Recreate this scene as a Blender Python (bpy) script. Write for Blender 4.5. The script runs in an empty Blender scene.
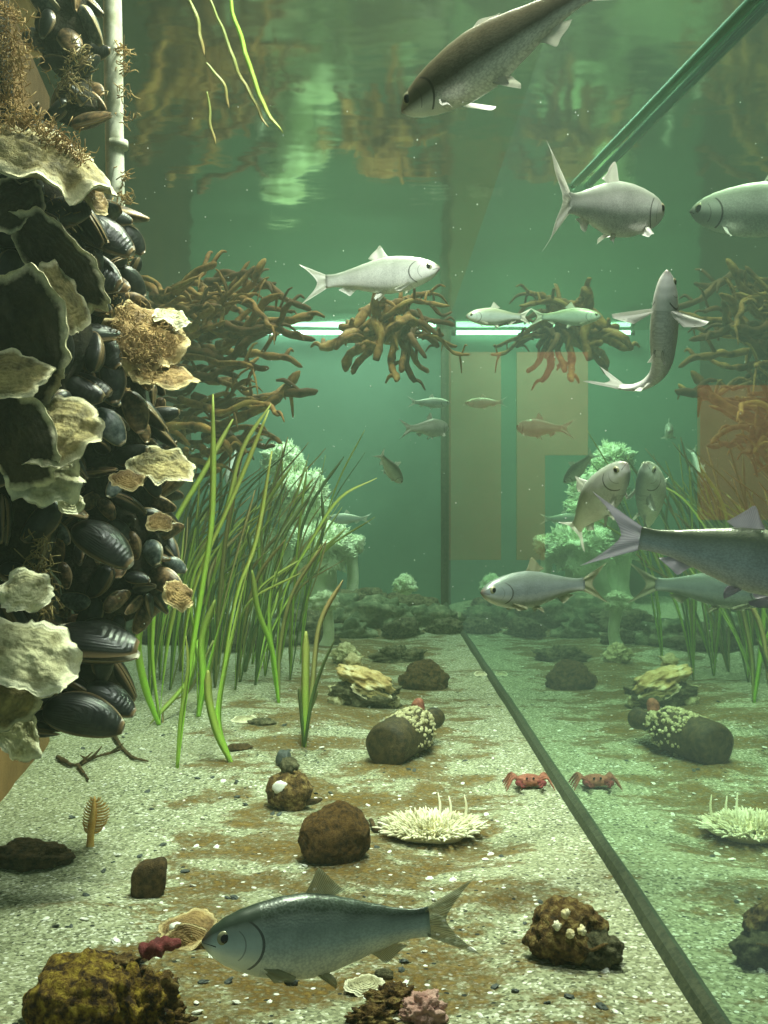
import bpy, bmesh, math, random
from mathutils import Vector, Matrix, noise

C = bpy.context.scene.collection
sc = bpy.context.scene
PI = math.pi
V = Vector

# ------------------------------------------------------------------ camera, light, exposure
F = 1100.0                 # focal length in pixels of the 768x1024 frame
CZ = 0.36                  # camera height above the sand
SURF = 1.05                # water surface
BACK = 4.17                # back wall
WX = 0.234                 # right glass pane
LX = -0.73                 # left wall

cam = bpy.data.cameras.new('camera')
camo = bpy.data.objects.new('camera', cam)
C.objects.link(camo)
camo.location = (0, 0, CZ)
camo.rotation_euler = (PI / 2, 0, 0)
cam.sensor_fit = 'VERTICAL'
cam.sensor_height = 24.0
cam.lens = F / 1024.0 * 24.0
cam.clip_start = 0.02
sc.camera = camo

sc.view_settings.view_transform = 'Standard'
sc.view_settings.look = 'None'
sc.view_settings.gamma = 1.0
sc.view_settings.use_curve_mapping = False
sc.view_settings.exposure = 0.15
sc.cycles.use_denoising = True
sc.cycles.volume_bounces = 1
sc.cycles.max_bounces = 8
sc.cycles.caustics_reflective = False

w = bpy.data.worlds.new('world')
sc.world = w
w.use_nodes = True
w.node_tree.nodes['Background'].inputs[0].default_value = (0.55, 0.75, 0.62, 1)
w.node_tree.nodes['Background'].inputs[1].default_value = 0.24


def area(name, loc, target, sx, sy, power, col):
    l = bpy.data.lights.new(name, 'AREA')
    l.shape = 'RECTANGLE'
    l.size, l.size_y = sx, sy
    l.energy = power
    l.color = col
    o = bpy.data.objects.new(name, l)
    C.objects.link(o)
    o.location = loc
    o.rotation_euler = (V(target) - V(loc)).to_track_quat('-Z', 'Y').to_euler()
    return o


area('tank_lamp_front', (0.10, 1.16, 1.55), (0.0, 1.02, 0), 0.16, 0.30, 31, (0.98, 1.0, 0.78))
area('fish_fill_light', (0.14, 0.47, 1.42), (0.16, 1.1, 0.55), 0.2, 0.06, 3.0, (1.0, 0.97, 0.88)).data.spread = 0.95  # added fill light that brightens the fish sides facing the camera
area('tank_lamp_middle', (0.0, 2.1, 1.85), (-0.1, 2.1, 0), 0.4, 0.4, 15, (1.0, 1.0, 0.82))
area('tank_lamp_rear', (-0.1, 3.6, 1.75), (-0.15, 3.6, 0), 0.6, 0.4, 20, (0.9, 1.0, 0.86))


def P(px, py, d):
    return V(((px - 384.0) / F * d, d, CZ + (512.0 - py) / F * d))


# ------------------------------------------------------------------ helpers
def mk(name, verts, faces, mat=None, parent=None, origin=(0, 0, 0), smooth=True, mats=None, midx=None, uvs=None):
    me = bpy.data.meshes.new(name)
    o0 = V(origin)
    me.from_pydata([tuple(V(v) - o0) for v in verts], [], faces)
    if uvs is not None:
        lay = me.uv_layers.new(name='UVMap')
        for lp in me.loops:
            lay.data[lp.index].uv = uvs[lp.vertex_index]
    if smooth:
        me.polygons.foreach_set('use_smooth', [True] * len(me.polygons))
    for m in (mats or ([mat] if mat else [])):
        me.materials.append(m)
    if midx:
        me.polygons.foreach_set('material_index', midx)
    me.update()
    o = bpy.data.objects.new(name, me)
    C.objects.link(o)
    if parent is not None:
        o.parent = parent
    else:
        o.location = o0
    return o


def tag(o, label=None, cat=None, group=None, kind=None):
    if label:
        o['label'] = label
    if cat:
        o['category'] = cat
    if group:
        o['group'] = group
    if kind:
        o['kind'] = kind
    return o


def thing(name, loc, label, cat, group=None):
    o = bpy.data.objects.new(name, None)
    o.empty_display_size = 0.02
    C.objects.link(o)
    o.location = loc
    return tag(o, label, cat, group)


def dup(root):
    r = root.copy()
    C.objects.link(r)
    for ch in list(root.children):
        c = ch.copy()
        C.objects.link(c)
        c.parent = r
        for g in list(ch.children):
            e = g.copy()
            C.objects.link(e)
            e.parent = c
    return r


def smooth_path(pts, n):
    """Catmull-Rom through pts, n samples."""
    pts = [V(p) for p in pts]
    if len(pts) == 2:
        return [pts[0].lerp(pts[1], i / (n - 1)) for i in range(n)]
    q = [pts[0] * 2 - pts[1]] + pts + [pts[-1] * 2 - pts[-2]]
    out = []
    m = len(pts) - 1
    for i in range(n):
        t = i / (n - 1) * m
        k = min(int(t), m - 1)
        f = t - k
        a, b, c, d = q[k], q[k + 1], q[k + 2], q[k + 3]
        out.append(0.5 * ((2 * b) + (c - a) * f + (2 * a - 5 * b + 4 * c - d) * f * f + (3 * b - a - 3 * c + d) * f ** 3))
    return out


class MB:
    def __init__(s):
        s.v, s.f, s.m = [], [], []

    def add(s, verts, faces, m=0):
        k = len(s.v)
        s.v += [V(v) for v in verts]
        s.f += [[i + k for i in f] for f in faces]
        s.m += [m] * len(faces)

    def tube(s, path, radii, na=8, m=0, flat=1.0, lump=0.0, lscale=40.0):
        n = len(path)
        if not hasattr(radii, '__len__'):
            radii = [radii] * n
        up = V((0.13, -0.3, 0.94))
        verts = []
        for i in range(n):
            t = (path[min(i + 1, n - 1)] - path[max(i - 1, 0)])
            t = t.normalized() if t.length > 1e-9 else V((0, 0, 1))
            a = up - t * up.dot(t)
            if a.length < 1e-3:
                a = V((1, 0, 0)) - t * t.x
            a.normalize()
            up = a
            b = t.cross(a)
            for k in range(na):
                an = 2 * PI * k / na
                p = a * math.cos(an) * radii[i] + b * math.sin(an) * radii[i] * flat
                if lump:
                    q = path[i] + p
                    p *= 1 + lump * noise.noise(q * lscale)
                verts.append(path[i] + p)
        faces = [[i * na + k, i * na + (k + 1) % na, (i + 1) * na + (k + 1) % na, (i + 1) * na + k]
                 for i in range(n - 1) for k in range(na)]
        faces.append(list(range(na))[::-1])
        faces.append([(n - 1) * na + k for k in range(na)])
        s.add(verts, faces, m)

    def ico(s, c, r, sub=3, amp=0.0, sc_=1.0, seed=0.0, m=0, scale=(1, 1, 1), rot=None, oct_=4, flatten=None):
        bm = bmesh.new()
        bmesh.ops.create_icosphere(bm, subdivisions=sub, radius=1.0)
        R = rot if rot is not None else Matrix.Identity(3)
        vs = []
        for v in bm.verts:
            p = v.co.copy()
            n = noise.fractal(p * sc_ + V((seed, seed * 1.7, -seed)), 0.75, 2.0, oct_ + 1)
            p *= 1 + amp * n
            if flatten is not None and p.z < flatten:
                p.z = flatten + (p.z - flatten) * 0.2
            p = V((p.x * scale[0], p.y * scale[1], p.z * scale[2])) * r
            vs.append(V(c) + R @ p)
        fs = [[v.index for v in f.verts] for f in bm.faces]
        bm.free()
        s.add(vs, fs, m)

    def box(s, lo, hi, m=0):
        x0, y0, z0 = lo
        x1, y1, z1 = hi
        vs = [(x0, y0, z0), (x1, y0, z0), (x1, y1, z0), (x0, y1, z0), (x0, y0, z1), (x1, y0, z1), (x1, y1, z1), (x0, y1, z1)]
        s.add(vs, [[0, 3, 2, 1], [4, 5, 6, 7], [0, 1, 5, 4], [1, 2, 6, 5], [2, 3, 7, 6], [3, 0, 4, 7]], m)

    def build(s, name, mat, parent=None, origin=(0, 0, 0), smooth=True, mats=None):
        return mk(name, s.v, s.f, mat, parent, origin, smooth, mats, s.m if mats else None)


# ------------------------------------------------------------------ materials
class NT:
    def __init__(s, name):
        s.mat = bpy.data.materials.new(name)
        s.mat.use_nodes = True
        s.t = s.mat.node_tree
        s.t.nodes.clear()
        s.out = s.n('ShaderNodeOutputMaterial')

    def n(s, typ, **kw):
        nd = s.t.nodes.new(typ)
        for k, v in kw.items():
            if k.startswith('_'):
                setattr(nd, k[1:], v)
            else:
                nd.inputs[k].default_value = v
        return nd

    def l(s, a, ao, b, bi):
        s.t.links.new(a.outputs[ao], b.inputs[bi])

    def coord(s, which='Object'):
        c = s.n('ShaderNodeTexCoord')
        return c.outputs[which]

    def noise(s, vec, scale, detail=4, rough=0.6, mapping=None):
        nd = s.n('ShaderNodeTexNoise', Scale=scale, Detail=detail, Roughness=rough)
        s.t.links.new(vec, nd.inputs['Vector'])
        return nd.outputs['Fac']

    def ramp(s, fac, stops):
        r = s.n('ShaderNodeValToRGB')
        e = r.color_ramp.elements
        while len(e) < len(stops):
            e.new(0.5)
        for i, (p, c) in enumerate(stops):
            e[i].position = p
            e[i].color = (c[0], c[1], c[2], 1) if hasattr(c, '__len__') else (c, c, c, 1)
        s.t.links.new(fac, r.inputs[0])
        return r.outputs['Color']

    def mix(s, fac, a, b):
        m = s.n('ShaderNodeMix', _data_type='RGBA')
        for sock, val in ((m.inputs[0], fac), (m.inputs[6], a), (m.inputs[7], b)):
            if isinstance(val, bpy.types.NodeSocket):
                s.t.links.new(val, sock)
            elif hasattr(val, '__len__'):
                sock.default_value = (val[0], val[1], val[2], 1)
            else:
                sock.default_value = val
        return m.outputs[2]

    def math(s, op, a, b=None, c=None):
        m = s.n('ShaderNodeMath', _operation=op)
        for i, v in enumerate((a, b, c)):
            if v is None:
                continue
            if isinstance(v, bpy.types.NodeSocket):
                s.t.links.new(v, m.inputs[i])
            else:
                m.inputs[i].default_value = v
        return m.outputs[0]

    def bump(s, h, strength, dist):
        b = s.n('ShaderNodeBump', Strength=strength, Distance=dist)
        s.t.links.new(h, b.inputs['Height'])
        return b.outputs['Normal']

    def principled(s, col, rough=0.6, normal=None, metallic=0.0, spec=0.4, **kw):
        p = s.n('ShaderNodeBsdfPrincipled')
        for k, v in (('Base Color', col), ('Roughness', rough), ('Metallic', metallic), ('Specular IOR Level', spec)):
            if isinstance(v, bpy.types.NodeSocket):
                s.t.links.new(v, p.inputs[k])
            elif hasattr(v, '__len__'):
                p.inputs[k].default_value = (v[0], v[1], v[2], 1)
            else:
                p.inputs[k].default_value = v
        for k, v in kw.items():
            p.inputs[k.replace('_', ' ')].default_value = v
        if normal is not None:
            s.t.links.new(normal, p.inputs['Normal'])
        return p

    def done(s, shader, vol=None):
        s.t.links.new(shader.outputs[0], s.out.inputs['Surface'])
        return s.mat


def mottled(name, c1, c2, scale=30, rough=0.7, bump=0.5, dist=0.003, c3=None, spec=0.3, lo=0.35, hi=0.65, bscale=None):
    t = NT(name)
    co = t.coord()
    n = t.noise(co, scale, 6, 0.65)
    stops = [(lo, c1), (hi, c2)] if c3 is None else [(lo, c1), ((lo + hi) / 2, c2), (hi, c3)]
    col = t.ramp(n, stops)
    n2 = t.noise(co, bscale or scale * 4, 5, 0.7)
    return t.done(t.principled(col, rough, t.bump(n2, bump, dist), spec=spec))


def mat_sand():
    t = NT('sand')
    co = t.coord()
    sep = t.n('ShaderNodeSeparateXYZ')
    t.t.links.new(co, sep.inputs[0])
    # sand grains
    v = t.n('ShaderNodeTexVoronoi', Scale=380.0)
    t.t.links.new(co, v.inputs['Vector'])
    g = t.n('ShaderNodeRGBToBW')
    t.t.links.new(v.outputs['Color'], g.inputs[0])
    grain = t.ramp(g.outputs[0], [(0.05, (0.02, 0.024, 0.016)), (0.25, (0.17, 0.185, 0.11)), (0.5, (0.34, 0.36, 0.225)), (0.74, (0.48, 0.5, 0.33)), (0.92, (0.95, 0.95, 0.84))])
    # coarse chips of shell and dark grit
    v2 = t.n('ShaderNodeTexVoronoi', Scale=150.0)
    t.t.links.new(co, v2.inputs['Vector'])
    g2 = t.n('ShaderNodeSeparateColor')
    t.t.links.new(v2.outputs['Color'], g2.inputs[0])
    near = t.math('LESS_THAN', v2.outputs['Distance'], 0.32)
    chip = t.math('MULTIPLY', t.math('GREATER_THAN', g2.outputs[0], 0.955), near)
    grit = t.math('MULTIPLY', t.math('LESS_THAN', g2.outputs[0], 0.05), near)
    big = t.noise(co, 5.0, 4, 0.6)
    sandc = t.mix(t.ramp(big, [(0.3, 0.0), (0.7, 1.0)]), grain, t.mix(0.35, grain, (0.42, 0.42, 0.25)))
    # brown film of algae in drifts, thick along the middle of the tank
    mp = t.n('ShaderNodeMapping')
    mp.inputs['Scale'].default_value = (0.85, 1.25, 1)
    t.t.links.new(co, mp.inputs[0])
    a = t.noise(mp.outputs[0], 9.0, 9, 0.74)
    cx = t.math('MULTIPLY', sep.outputs[0], 3.6)
    fx = t.math('ABSOLUTE', t.math('ADD', cx, 0.12))
    a2 = t.math('SUBTRACT', a, t.math('MULTIPLY', t.math('POWER', fx, 2.0), 0.16))
    patch = t.ramp(a2, [(0.425, 0.0), (0.475, 0.8), (0.56, 1.0)])
    fine = t.noise(co, 130, 3, 0.7)
    alg = t.ramp(fine, [(0.3, (0.04, 0.022, 0.005)), (0.55, (0.15, 0.088, 0.018)), (0.75, (0.30, 0.20, 0.05))])
    col = t.mix(t.math('MULTIPLY', patch, t.ramp(fine, [(0.28, 0.35), (0.5, 0.96)])), sandc, alg)
    col = t.mix(grit, col, (0.03, 0.035, 0.03))
    col = t.mix(chip, col, (0.9, 0.9, 0.85))
    h = t.math('ADD', t.math('MULTIPLY', g.outputs[0], 0.5), t.noise(co, 60, 6, 0.7))
    return t.done(t.principled(col, 0.9, t.bump(h, 0.9, 0.008), spec=0.15))


def mat_fish(name, back, flank, belly, metal=0.12, tint=None):
    t = NT(name)
    uv = t.n('ShaderNodeUVMap')
    sep = t.n('ShaderNodeSeparateXYZ')
    t.t.links.new(uv.outputs[0], sep.inputs[0])
    u, v = sep.outputs[0], sep.outputs[1]
    co = t.coord()
    jit = t.noise(co, 60, 3, 0.6)
    vj = t.math('ADD', v, t.math('MULTIPLY', t.math('SUBTRACT', jit, 0.5), 0.12))
    col = t.ramp(vj, [(0.20, belly), (0.42, flank), (0.64, tuple(0.6 * f + 0.4 * b for f, b in zip(flank, back))), (0.82, back)])
    # scales
    mp = t.n('ShaderNodeMapping')
    mp.inputs['Scale'].default_value = (85, 34, 1)
    t.t.links.new(uv.outputs[0], mp.inputs[0])
    vo = t.n('ShaderNodeTexVoronoi', Scale=1.0)
    t.t.links.new(mp.outputs[0], vo.inputs['Vector'])
    body = t.math('GREATER_THAN', u, 0.235)
    rim = t.math('MULTIPLY', t.ramp(vo.outputs['Distance'], [(0.35, 0.0), (0.75, 1.0)]), body)
    col = t.mix(t.math('MULTIPLY', rim, 0.30), col, tuple(c * 0.35 for c in flank))
    st = t.ramp(t.noise(co, 26, 5, 0.7), [(0.42, 1.0), (0.62, 0.80)])
    mm = t.n('ShaderNodeMix', _data_type='RGBA', _blend_type='MULTIPLY')
    mm.inputs[0].default_value = 1.0
    t.t.links.new(col, mm.inputs[6]); t.t.links.new(st, mm.inputs[7])
    col = mm.outputs[2]
    # gill cover edge and cheek line
    vv = t.math('SUBTRACT', v, 0.45)
    ge = t.math('SUBTRACT', 0.245, t.math('MULTIPLY', t.math('MULTIPLY', vv, vv), 0.45))
    dg = t.math('ABSOLUTE', t.math('SUBTRACT', u, ge))
    gill = t.math('MULTIPLY', t.math('LESS_THAN', dg, 0.006), t.math('LESS_THAN', t.math('ABSOLUTE', vv), 0.36))
    dg2 = t.math('ABSOLUTE', t.math('SUBTRACT', u, t.math('SUBTRACT', ge, 0.075)))
    gill2 = t.math('MULTIPLY', t.math('LESS_THAN', dg2, 0.003), t.math('LESS_THAN', t.math('ABSOLUTE', vv), 0.25))
    col = t.mix(t.math('MULTIPLY', gill, 0.8), col, (0.03, 0.03, 0.025))
    col = t.mix(t.math('MULTIPLY', gill2, 0.5), col, (0.06, 0.06, 0.05))
    # dark snout tip and mouth slit
    snout = t.ramp(u, [(0.005, 1.0), (0.04, 0.0)])
    col = t.mix(t.math('MULTIPLY', snout, 0.7), col, (0.11, 0.06, 0.04))
    mouth = t.math('MULTIPLY', t.math('LESS_THAN', t.math('ABSOLUTE', t.math('SUBTRACT', v, t.math('SUBTRACT', 0.43, t.math('MULTIPLY', u, 0.8)))), 0.02), t.math('LESS_THAN', u, 0.05))
    col = t.mix(mouth, col, (0.02, 0.015, 0.012))
    h = t.math('MULTIPLY', vo.outputs['Distance'], body)
    return t.done(t.principled(col, 0.34, t.bump(h, 0.12, 0.001), metallic=metal, spec=0.6))


def mat_fin(name, c1, c2, alpha=0.75):
    t = NT(name)
    uv = t.n('ShaderNodeUVMap')
    wv = t.n('ShaderNodeTexWave', Scale=7.0, Distortion=0.6)
    t.t.links.new(uv.outputs[0], wv.inputs['Vector'])
    col = t.mix(wv.outputs['Fac'], c1, c2)
    d = t.principled(col, 0.5, spec=0.4)
    tl = t.n('ShaderNodeBsdfTranslucent')
    t.t.links.new(col, tl.inputs[0])
    m1 = t.n('ShaderNodeMixShader')
    m1.inputs[0].default_value = 0.35
    t.l(d, 0, m1, 1)
    t.l(tl, 0, m1, 2)
    tr = t.n('ShaderNodeBsdfTransparent')
    m2 = t.n('ShaderNodeMixShader')
    m2.inputs[0].default_value = alpha
    t.l(tr, 0, m2, 1)
    t.l(m1, 0, m2, 2)
    return t.done(m2)


def mat_mussel(name, c1, c2, edge):
    t = NT(name)
    uv = t.n('ShaderNodeUVMap')
    sep = t.n('ShaderNodeSeparateXYZ')
    t.t.links.new(uv.outputs[0], sep.inputs[0])
    co = t.coord()
    n = t.noise(co, 5, 5, 0.7)
    col = t.ramp(n, [(0.42, c1), (0.75, c2)])
    rim = t.ramp(sep.outputs[0], [(0.88, 0.0), (0.985, 1.0)])
    col = t.mix(t.math('MULTIPLY', rim, 0.8), col, edge)  # brownish shell lip, lightened to paint in edge highlights
    ring = t.math('SINE', t.math('MULTIPLY', sep.outputs[0], 60.0))
    h = t.math('ADD', t.math('MULTIPLY', ring, 0.5), t.math('MULTIPLY', n, 2.0))
    return t.done(t.principled(col, 0.33, t.bump(h, 0.10, 0.012), spec=0.4))


def mat_oyster(name, face1, face2, edge, start=0.72, bscale=30):
    t = NT(name)
    uv = t.n('ShaderNodeUVMap')
    sep = t.n('ShaderNodeSeparateXYZ')
    t.t.links.new(uv.outputs[0], sep.inputs[0])
    co = t.coord()
    n = t.noise(co, 34, 6, 0.7)
    col = t.ramp(n, [(0.35, face1), (0.62, face2)])
    r = t.math('ADD', sep.outputs[0], t.math('MULTIPLY', t.math('SUBTRACT', n, 0.5), 0.35))
    rim = t.ramp(r, [(start, 0.0), (min(start + 0.2, 0.99), 1.0)])
    col = t.mix(rim, col, edge)  # pale shell margin, raised further to paint in light from above
    lay = t.math('SINE', t.math('MULTIPLY', r, 45.0))
    h = t.math('ADD', t.math('MULTIPLY', lay, 0.07), t.noise(co, bscale * 4, 5, 0.7))
    return t.done(t.principled(col, 0.62, t.bump(h, 0.8, 0.004), spec=0.35))


def mat_plain(name, col, rough=0.6, spec=0.4, metallic=0.0):
    t = NT(name)
    n = t.noise(t.coord(), 40, 4, 0.6)
    c = t.mix(n, tuple(x * 0.8 for x in col), tuple(min(1, x * 1.15) for x in col))
    return t.done(t.principled(c, rough, spec=spec, metallic=metallic))


def mat_leaf(name, base, tip):
    t = NT(name)
    uv = t.n('ShaderNodeUVMap')
    sep = t.n('ShaderNodeSeparateXYZ')
    t.t.links.new(uv.outputs[0], sep.inputs[0])
    n = t.noise(t.coord(), 35, 4, 0.6)
    f = t.math('ADD', sep.outputs[1], t.math('MULTIPLY', t.math('SUBTRACT', n, 0.5), 0.9))
    col = t.ramp(f, [(0.25, base), (0.95, tip)])
    d = t.principled(col, 0.45, spec=0.4)
    tl = t.n('ShaderNodeBsdfTranslucent')
    t.t.links.new(col, tl.inputs[0])
    m1 = t.n('ShaderNodeMixShader')
    m1.inputs[0].default_value = 0.35
    t.l(d, 0, m1, 1)
    t.l(tl, 0, m1, 2)
    return t.done(m1)


def mat_surface():
    t = NT('water_surface')
    co = t.coord()
    mp = t.n('ShaderNodeMapping')
    mp.inputs['Scale'].default_value = (0.7, 1.0, 1)
    t.t.links.new(co, mp.inputs[0])
    n = t.noise(mp.outputs[0], 10.0, 2, 0.5)
    nm = t.bump(n, 0.5, 0.0028)
    fr = t.n('ShaderNodeFresnel', IOR=1.33)
    t.t.links.new(nm, fr.inputs['Normal'])
    gl = t.n('ShaderNodeBsdfGlossy', Roughness=0.09)
    gl.inputs[0].default_value = (0.52, 0.60, 0.47, 1)
    t.t.links.new(nm, gl.inputs['Normal'])
    tr = t.n('ShaderNodeBsdfTransparent')
    m = t.n('ShaderNodeMixShader')
    t.l(fr, 0, m, 0)
    t.l(tr, 0, m, 1)
    t.l(gl, 0, m, 2)
    return t.done(m)


def mat_pane():
    t = NT('aquarium_glass')
    gl = t.n('ShaderNodeBsdfGlossy', Roughness=0.012)
    gl.inputs[0].default_value = (0.70, 0.90, 0.72, 1)
    tr = t.n('ShaderNodeBsdfTransparent')
    tr.inputs[0].default_value = (0.92, 0.95, 0.92, 1)
    m = t.n('ShaderNodeMixShader')
    m.inputs[0].default_value = 0.78
    t.l(tr, 0, m, 1)
    t.l(gl, 0, m, 2)
    return t.done(m)


def mat_water():
    t = NT('green_water')
    s = t.n('ShaderNodeVolumeScatter', Density=0.04, Anisotropy=0.2)
    s.inputs['Color'].default_value = (0.78, 1.0, 0.80, 1)
    a = t.n('ShaderNodeVolumeAbsorption', Density=0.24)
    a.inputs['Color'].default_value = (0.45, 0.90, 0.68, 1)
    ad = t.n('ShaderNodeAddShader')
    t.l(s, 0, ad, 0)
    t.l(a, 0, ad, 1)
    t.t.links.new(ad.outputs[0], t.out.inputs['Volume'])
    return t.mat


M = {}
M['sand'] = mat_sand()
M['surface'] = mat_surface()
M['pane'] = mat_pane()
M['water'] = mat_water()
t = NT('pane_outer')
M['pane_outer'] = t.done(t.n('ShaderNodeBsdfTransparent'))
M['backwall'] = mottled('teal_wall', (0.105, 0.20, 0.15), (0.13, 0.24, 0.18), 3, 0.8, 0.1)
M['leftwall'] = mottled('brown_panel', (0.014, 0.016, 0.009), (0.035, 0.028, 0.013), 6, 0.75, 0.2)
M['plank'] = mottled('brown_plank', (0.20, 0.105, 0.035), (0.32, 0.18, 0.07), 9, 0.8, 0.4)
M['silicone'] = mottled('dark_sealant', (0.025, 0.036, 0.022), (0.07, 0.08, 0.045), 140, 0.7, 0.4)
M['fish_silver'] = mat_fish('fish_silver', (0.30, 0.33, 0.27), (0.84, 0.86, 0.80), (0.95, 0.95, 0.90))
M['fish_shade'] = mat_fish('fish_shade', (0.16, 0.14, 0.08), (0.13, 0.13, 0.085), (0.9, 0.9, 0.8), 0.1)  # dark flank colour paints in the dark water a silvery side mirrors
M['fish_dark'] = mat_fish('fish_dark_back', (0.045, 0.065, 0.045), (0.55, 0.66, 0.62), (0.95, 0.96, 0.78), 0.1)
M['fish_blue'] = mat_fish('fish_bluish', (0.36, 0.40, 0.28), (0.62, 0.72, 0.74), (0.82, 0.85, 0.83), 0.12)
M['fish_slate'] = mat_fish('fish_slate', (0.12, 0.15, 0.13), (0.26, 0.31, 0.31), (0.55, 0.58, 0.52), 0.1)
M['fin'] = mat_fin('fin_pale', (0.7, 0.71, 0.64), (0.92, 0.92, 0.86), 0.75)
M['fin_dark'] = mat_fin('fin_olive', (0.24, 0.26, 0.16), (0.50, 0.50, 0.32), 0.6)
M['fin_lilac'] = mat_fin('fin_lilac', (0.52, 0.48, 0.6), (0.8, 0.76, 0.86), 0.7)
M['iris'] = mat_plain('fish_iris', (0.34, 0.33, 0.2), 0.25, 0.6, 0.2)
M['pupil'] = mat_plain('fish_pupil', (0.006, 0.006, 0.008), 0.1, 0.7)
M['mussel'] = mat_mussel('mussel_black', (0.005, 0.006, 0.007), (0.03, 0.032, 0.028), (0.26, 0.18, 0.09))
M['mussel_brown'] = mat_mussel('mussel_brown', (0.03, 0.02, 0.012), (0.30, 0.19, 0.09), (0.5, 0.34, 0.18))
M['mussel_grey'] = mat_mussel('mussel_slate', (0.04, 0.055, 0.058), (0.24, 0.27, 0.25), (0.45, 0.36, 0.2))
M['nacre'] = mat_plain('mussel_lining', (0.50, 0.46, 0.36), 0.35)
M['core'] = mottled('byssus_mass', (0.006, 0.006, 0.004), (0.045, 0.035, 0.018), 60, 0.9, 1.0, 0.006)
M['oyster_dark'] = mat_oyster('oyster_dark', (0.012, 0.010, 0.006), (0.05, 0.04, 0.018), (0.86, 0.78, 0.52), 0.84)
M['oyster_pale'] = mat_oyster('oyster_pale', (0.17, 0.15, 0.06), (0.70, 0.66, 0.42), (0.86, 0.82, 0.60), 0.7)
M['oyster_brown'] = mat_oyster('oyster_brown', (0.10, 0.05, 0.015), (0.42, 0.27, 0.10), (0.72, 0.58, 0.30), 0.8, 50)
M['oyster_olive'] = mat_oyster('oyster_olive', (0.07, 0.055, 0.02), (0.42, 0.34, 0.14), (0.80, 0.74, 0.50), 0.80, 40)
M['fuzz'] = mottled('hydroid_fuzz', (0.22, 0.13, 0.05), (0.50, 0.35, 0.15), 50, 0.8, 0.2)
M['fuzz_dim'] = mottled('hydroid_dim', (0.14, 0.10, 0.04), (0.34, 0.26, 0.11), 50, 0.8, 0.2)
M['pole'] = mottled('pole_white', (0.40, 0.40, 0.28), (0.90, 0.91, 0.82), 26, 0.5, 0.15)
M['leaf'] = mat_leaf('eelgrass', (0.42, 0.66, 0.09), (0.50, 0.52, 0.14))
M['leaf_bright'] = mat_leaf('eelgrass_bright', (0.50, 0.88, 0.10), (0.46, 0.54, 0.13))
M['leaf_brown'] = mat_leaf('eelgrass_brown', (0.32, 0.36, 0.11), (0.42, 0.30, 0.12))
M['leaf_dark'] = mat_leaf('eelgrass_dark', (0.12, 0.22, 0.06), (0.18, 0.22, 0.08))
M['kelp'] = mottled('kelp_brown', (0.10, 0.045, 0.014), (0.34, 0.17, 0.05), 24, 0.75, 0.7, 0.004, (0.50, 0.32, 0.10))
M['kelp_red'] = mottled('kelp_dark', (0.07, 0.034, 0.012), (0.24, 0.11, 0.04), 24, 0.75, 0.7, 0.004)
M['anemone'] = mottled('plumose_anemone', (0.70, 0.82, 0.52), (0.92, 0.97, 0.76), 30, 0.8, 0.3)
M['anemone_white'] = mottled('anemone_white', (0.62, 0.58, 0.36), (0.86, 0.84, 0.64), 40, 0.6, 0.3)
M['anemone_disc'] = mottled('anemone_disc', (0.50, 0.42, 0.22), (0.78, 0.74, 0.52), 40, 0.7, 0.3)
M['rock_brown'] = mottled('stone_brown', (0.035, 0.02, 0.007), (0.17, 0.10, 0.035), 130, 0.9, 1.0, 0.006)
M['rock_dark'] = mottled('stone_dark', (0.025, 0.028, 0.014), (0.12, 0.11, 0.055), 100, 0.9, 1.0, 0.006, (0.24, 0.22, 0.12))
M['rock_green'] = mottled('stone_green', (0.04, 0.06, 0.03), (0.12, 0.15, 0.08), 22, 0.9, 1.0, 0.006, (0.34, 0.36, 0.22))
M['sponge_brown'] = mottled('sponge_brown', (0.05, 0.024, 0.006), (0.24, 0.125, 0.03), 190, 0.95, 1.0, 0.008)
M['sponge_yellow'] = mottled('sponge_yellow', (0.04, 0.016, 0.006), (0.26, 0.15, 0.025), 120, 0.85, 1.0, 0.006, (0.60, 0.42, 0.06), lo=0.40, hi=0.62)
M['crust'] = mottled('brown_crust', (0.03, 0.015, 0.006), (0.18, 0.10, 0.028), 110, 0.9, 1.0, 0.006, (0.46, 0.34, 0.12))
M['pale_tuft'] = mottled('pale_tuft', (0.70, 0.58, 0.30), (0.92, 0.88, 0.66), 60, 0.8, 0.6)
M['red'] = mottled('red_growth', (0.10, 0.015, 0.018), (0.26, 0.05, 0.05), 120, 0.7, 0.7)
M['crab'] = mottled('crab_red', (0.16, 0.04, 0.028), (0.40, 0.15, 0.09), 130, 0.5, 0.5)
M['pink'] = mottled('pink_crust', (0.40, 0.20, 0.17), (0.66, 0.42, 0.36), 70, 0.9, 0.8)
M['orange'] = mottled('sea_pen', (0.85, 0.42, 0.10), (0.98, 0.66, 0.24), 60, 0.6, 0.2)
M['orange_pale'] = mat_fin('sea_pen_frond', (0.75, 0.5, 0.16), (0.9, 0.72, 0.34), 0.75)
M['glassbrown'] = mottled('bottle_brown', (0.012, 0.008, 0.004), (0.08, 0.055, 0.02), 120, 0.55, 0.7, 0.002)
M['barnacle'] = mottled('barnacle', (0.30, 0.26, 0.11), (0.72, 0.68, 0.42), 120, 0.8, 0.9, 0.003)
M['shell_white'] = mat_plain('shell_white', (0.86, 0.85, 0.78), 0.4)
M['pebble'] = mat_plain('pebble_dark', (0.05, 0.06, 0.055), 0.6)
M['tubeglass'] = None
M['panel'] = mottled('rust_panel', (0.52, 0.22, 0.14), (0.62, 0.28, 0.19), 5, 0.8, 0.1)
M['speck'] = mat_plain('speck_white', (0.9, 0.92, 0.88), 0.6)

# ------------------------------------------------------------------ setting


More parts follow.
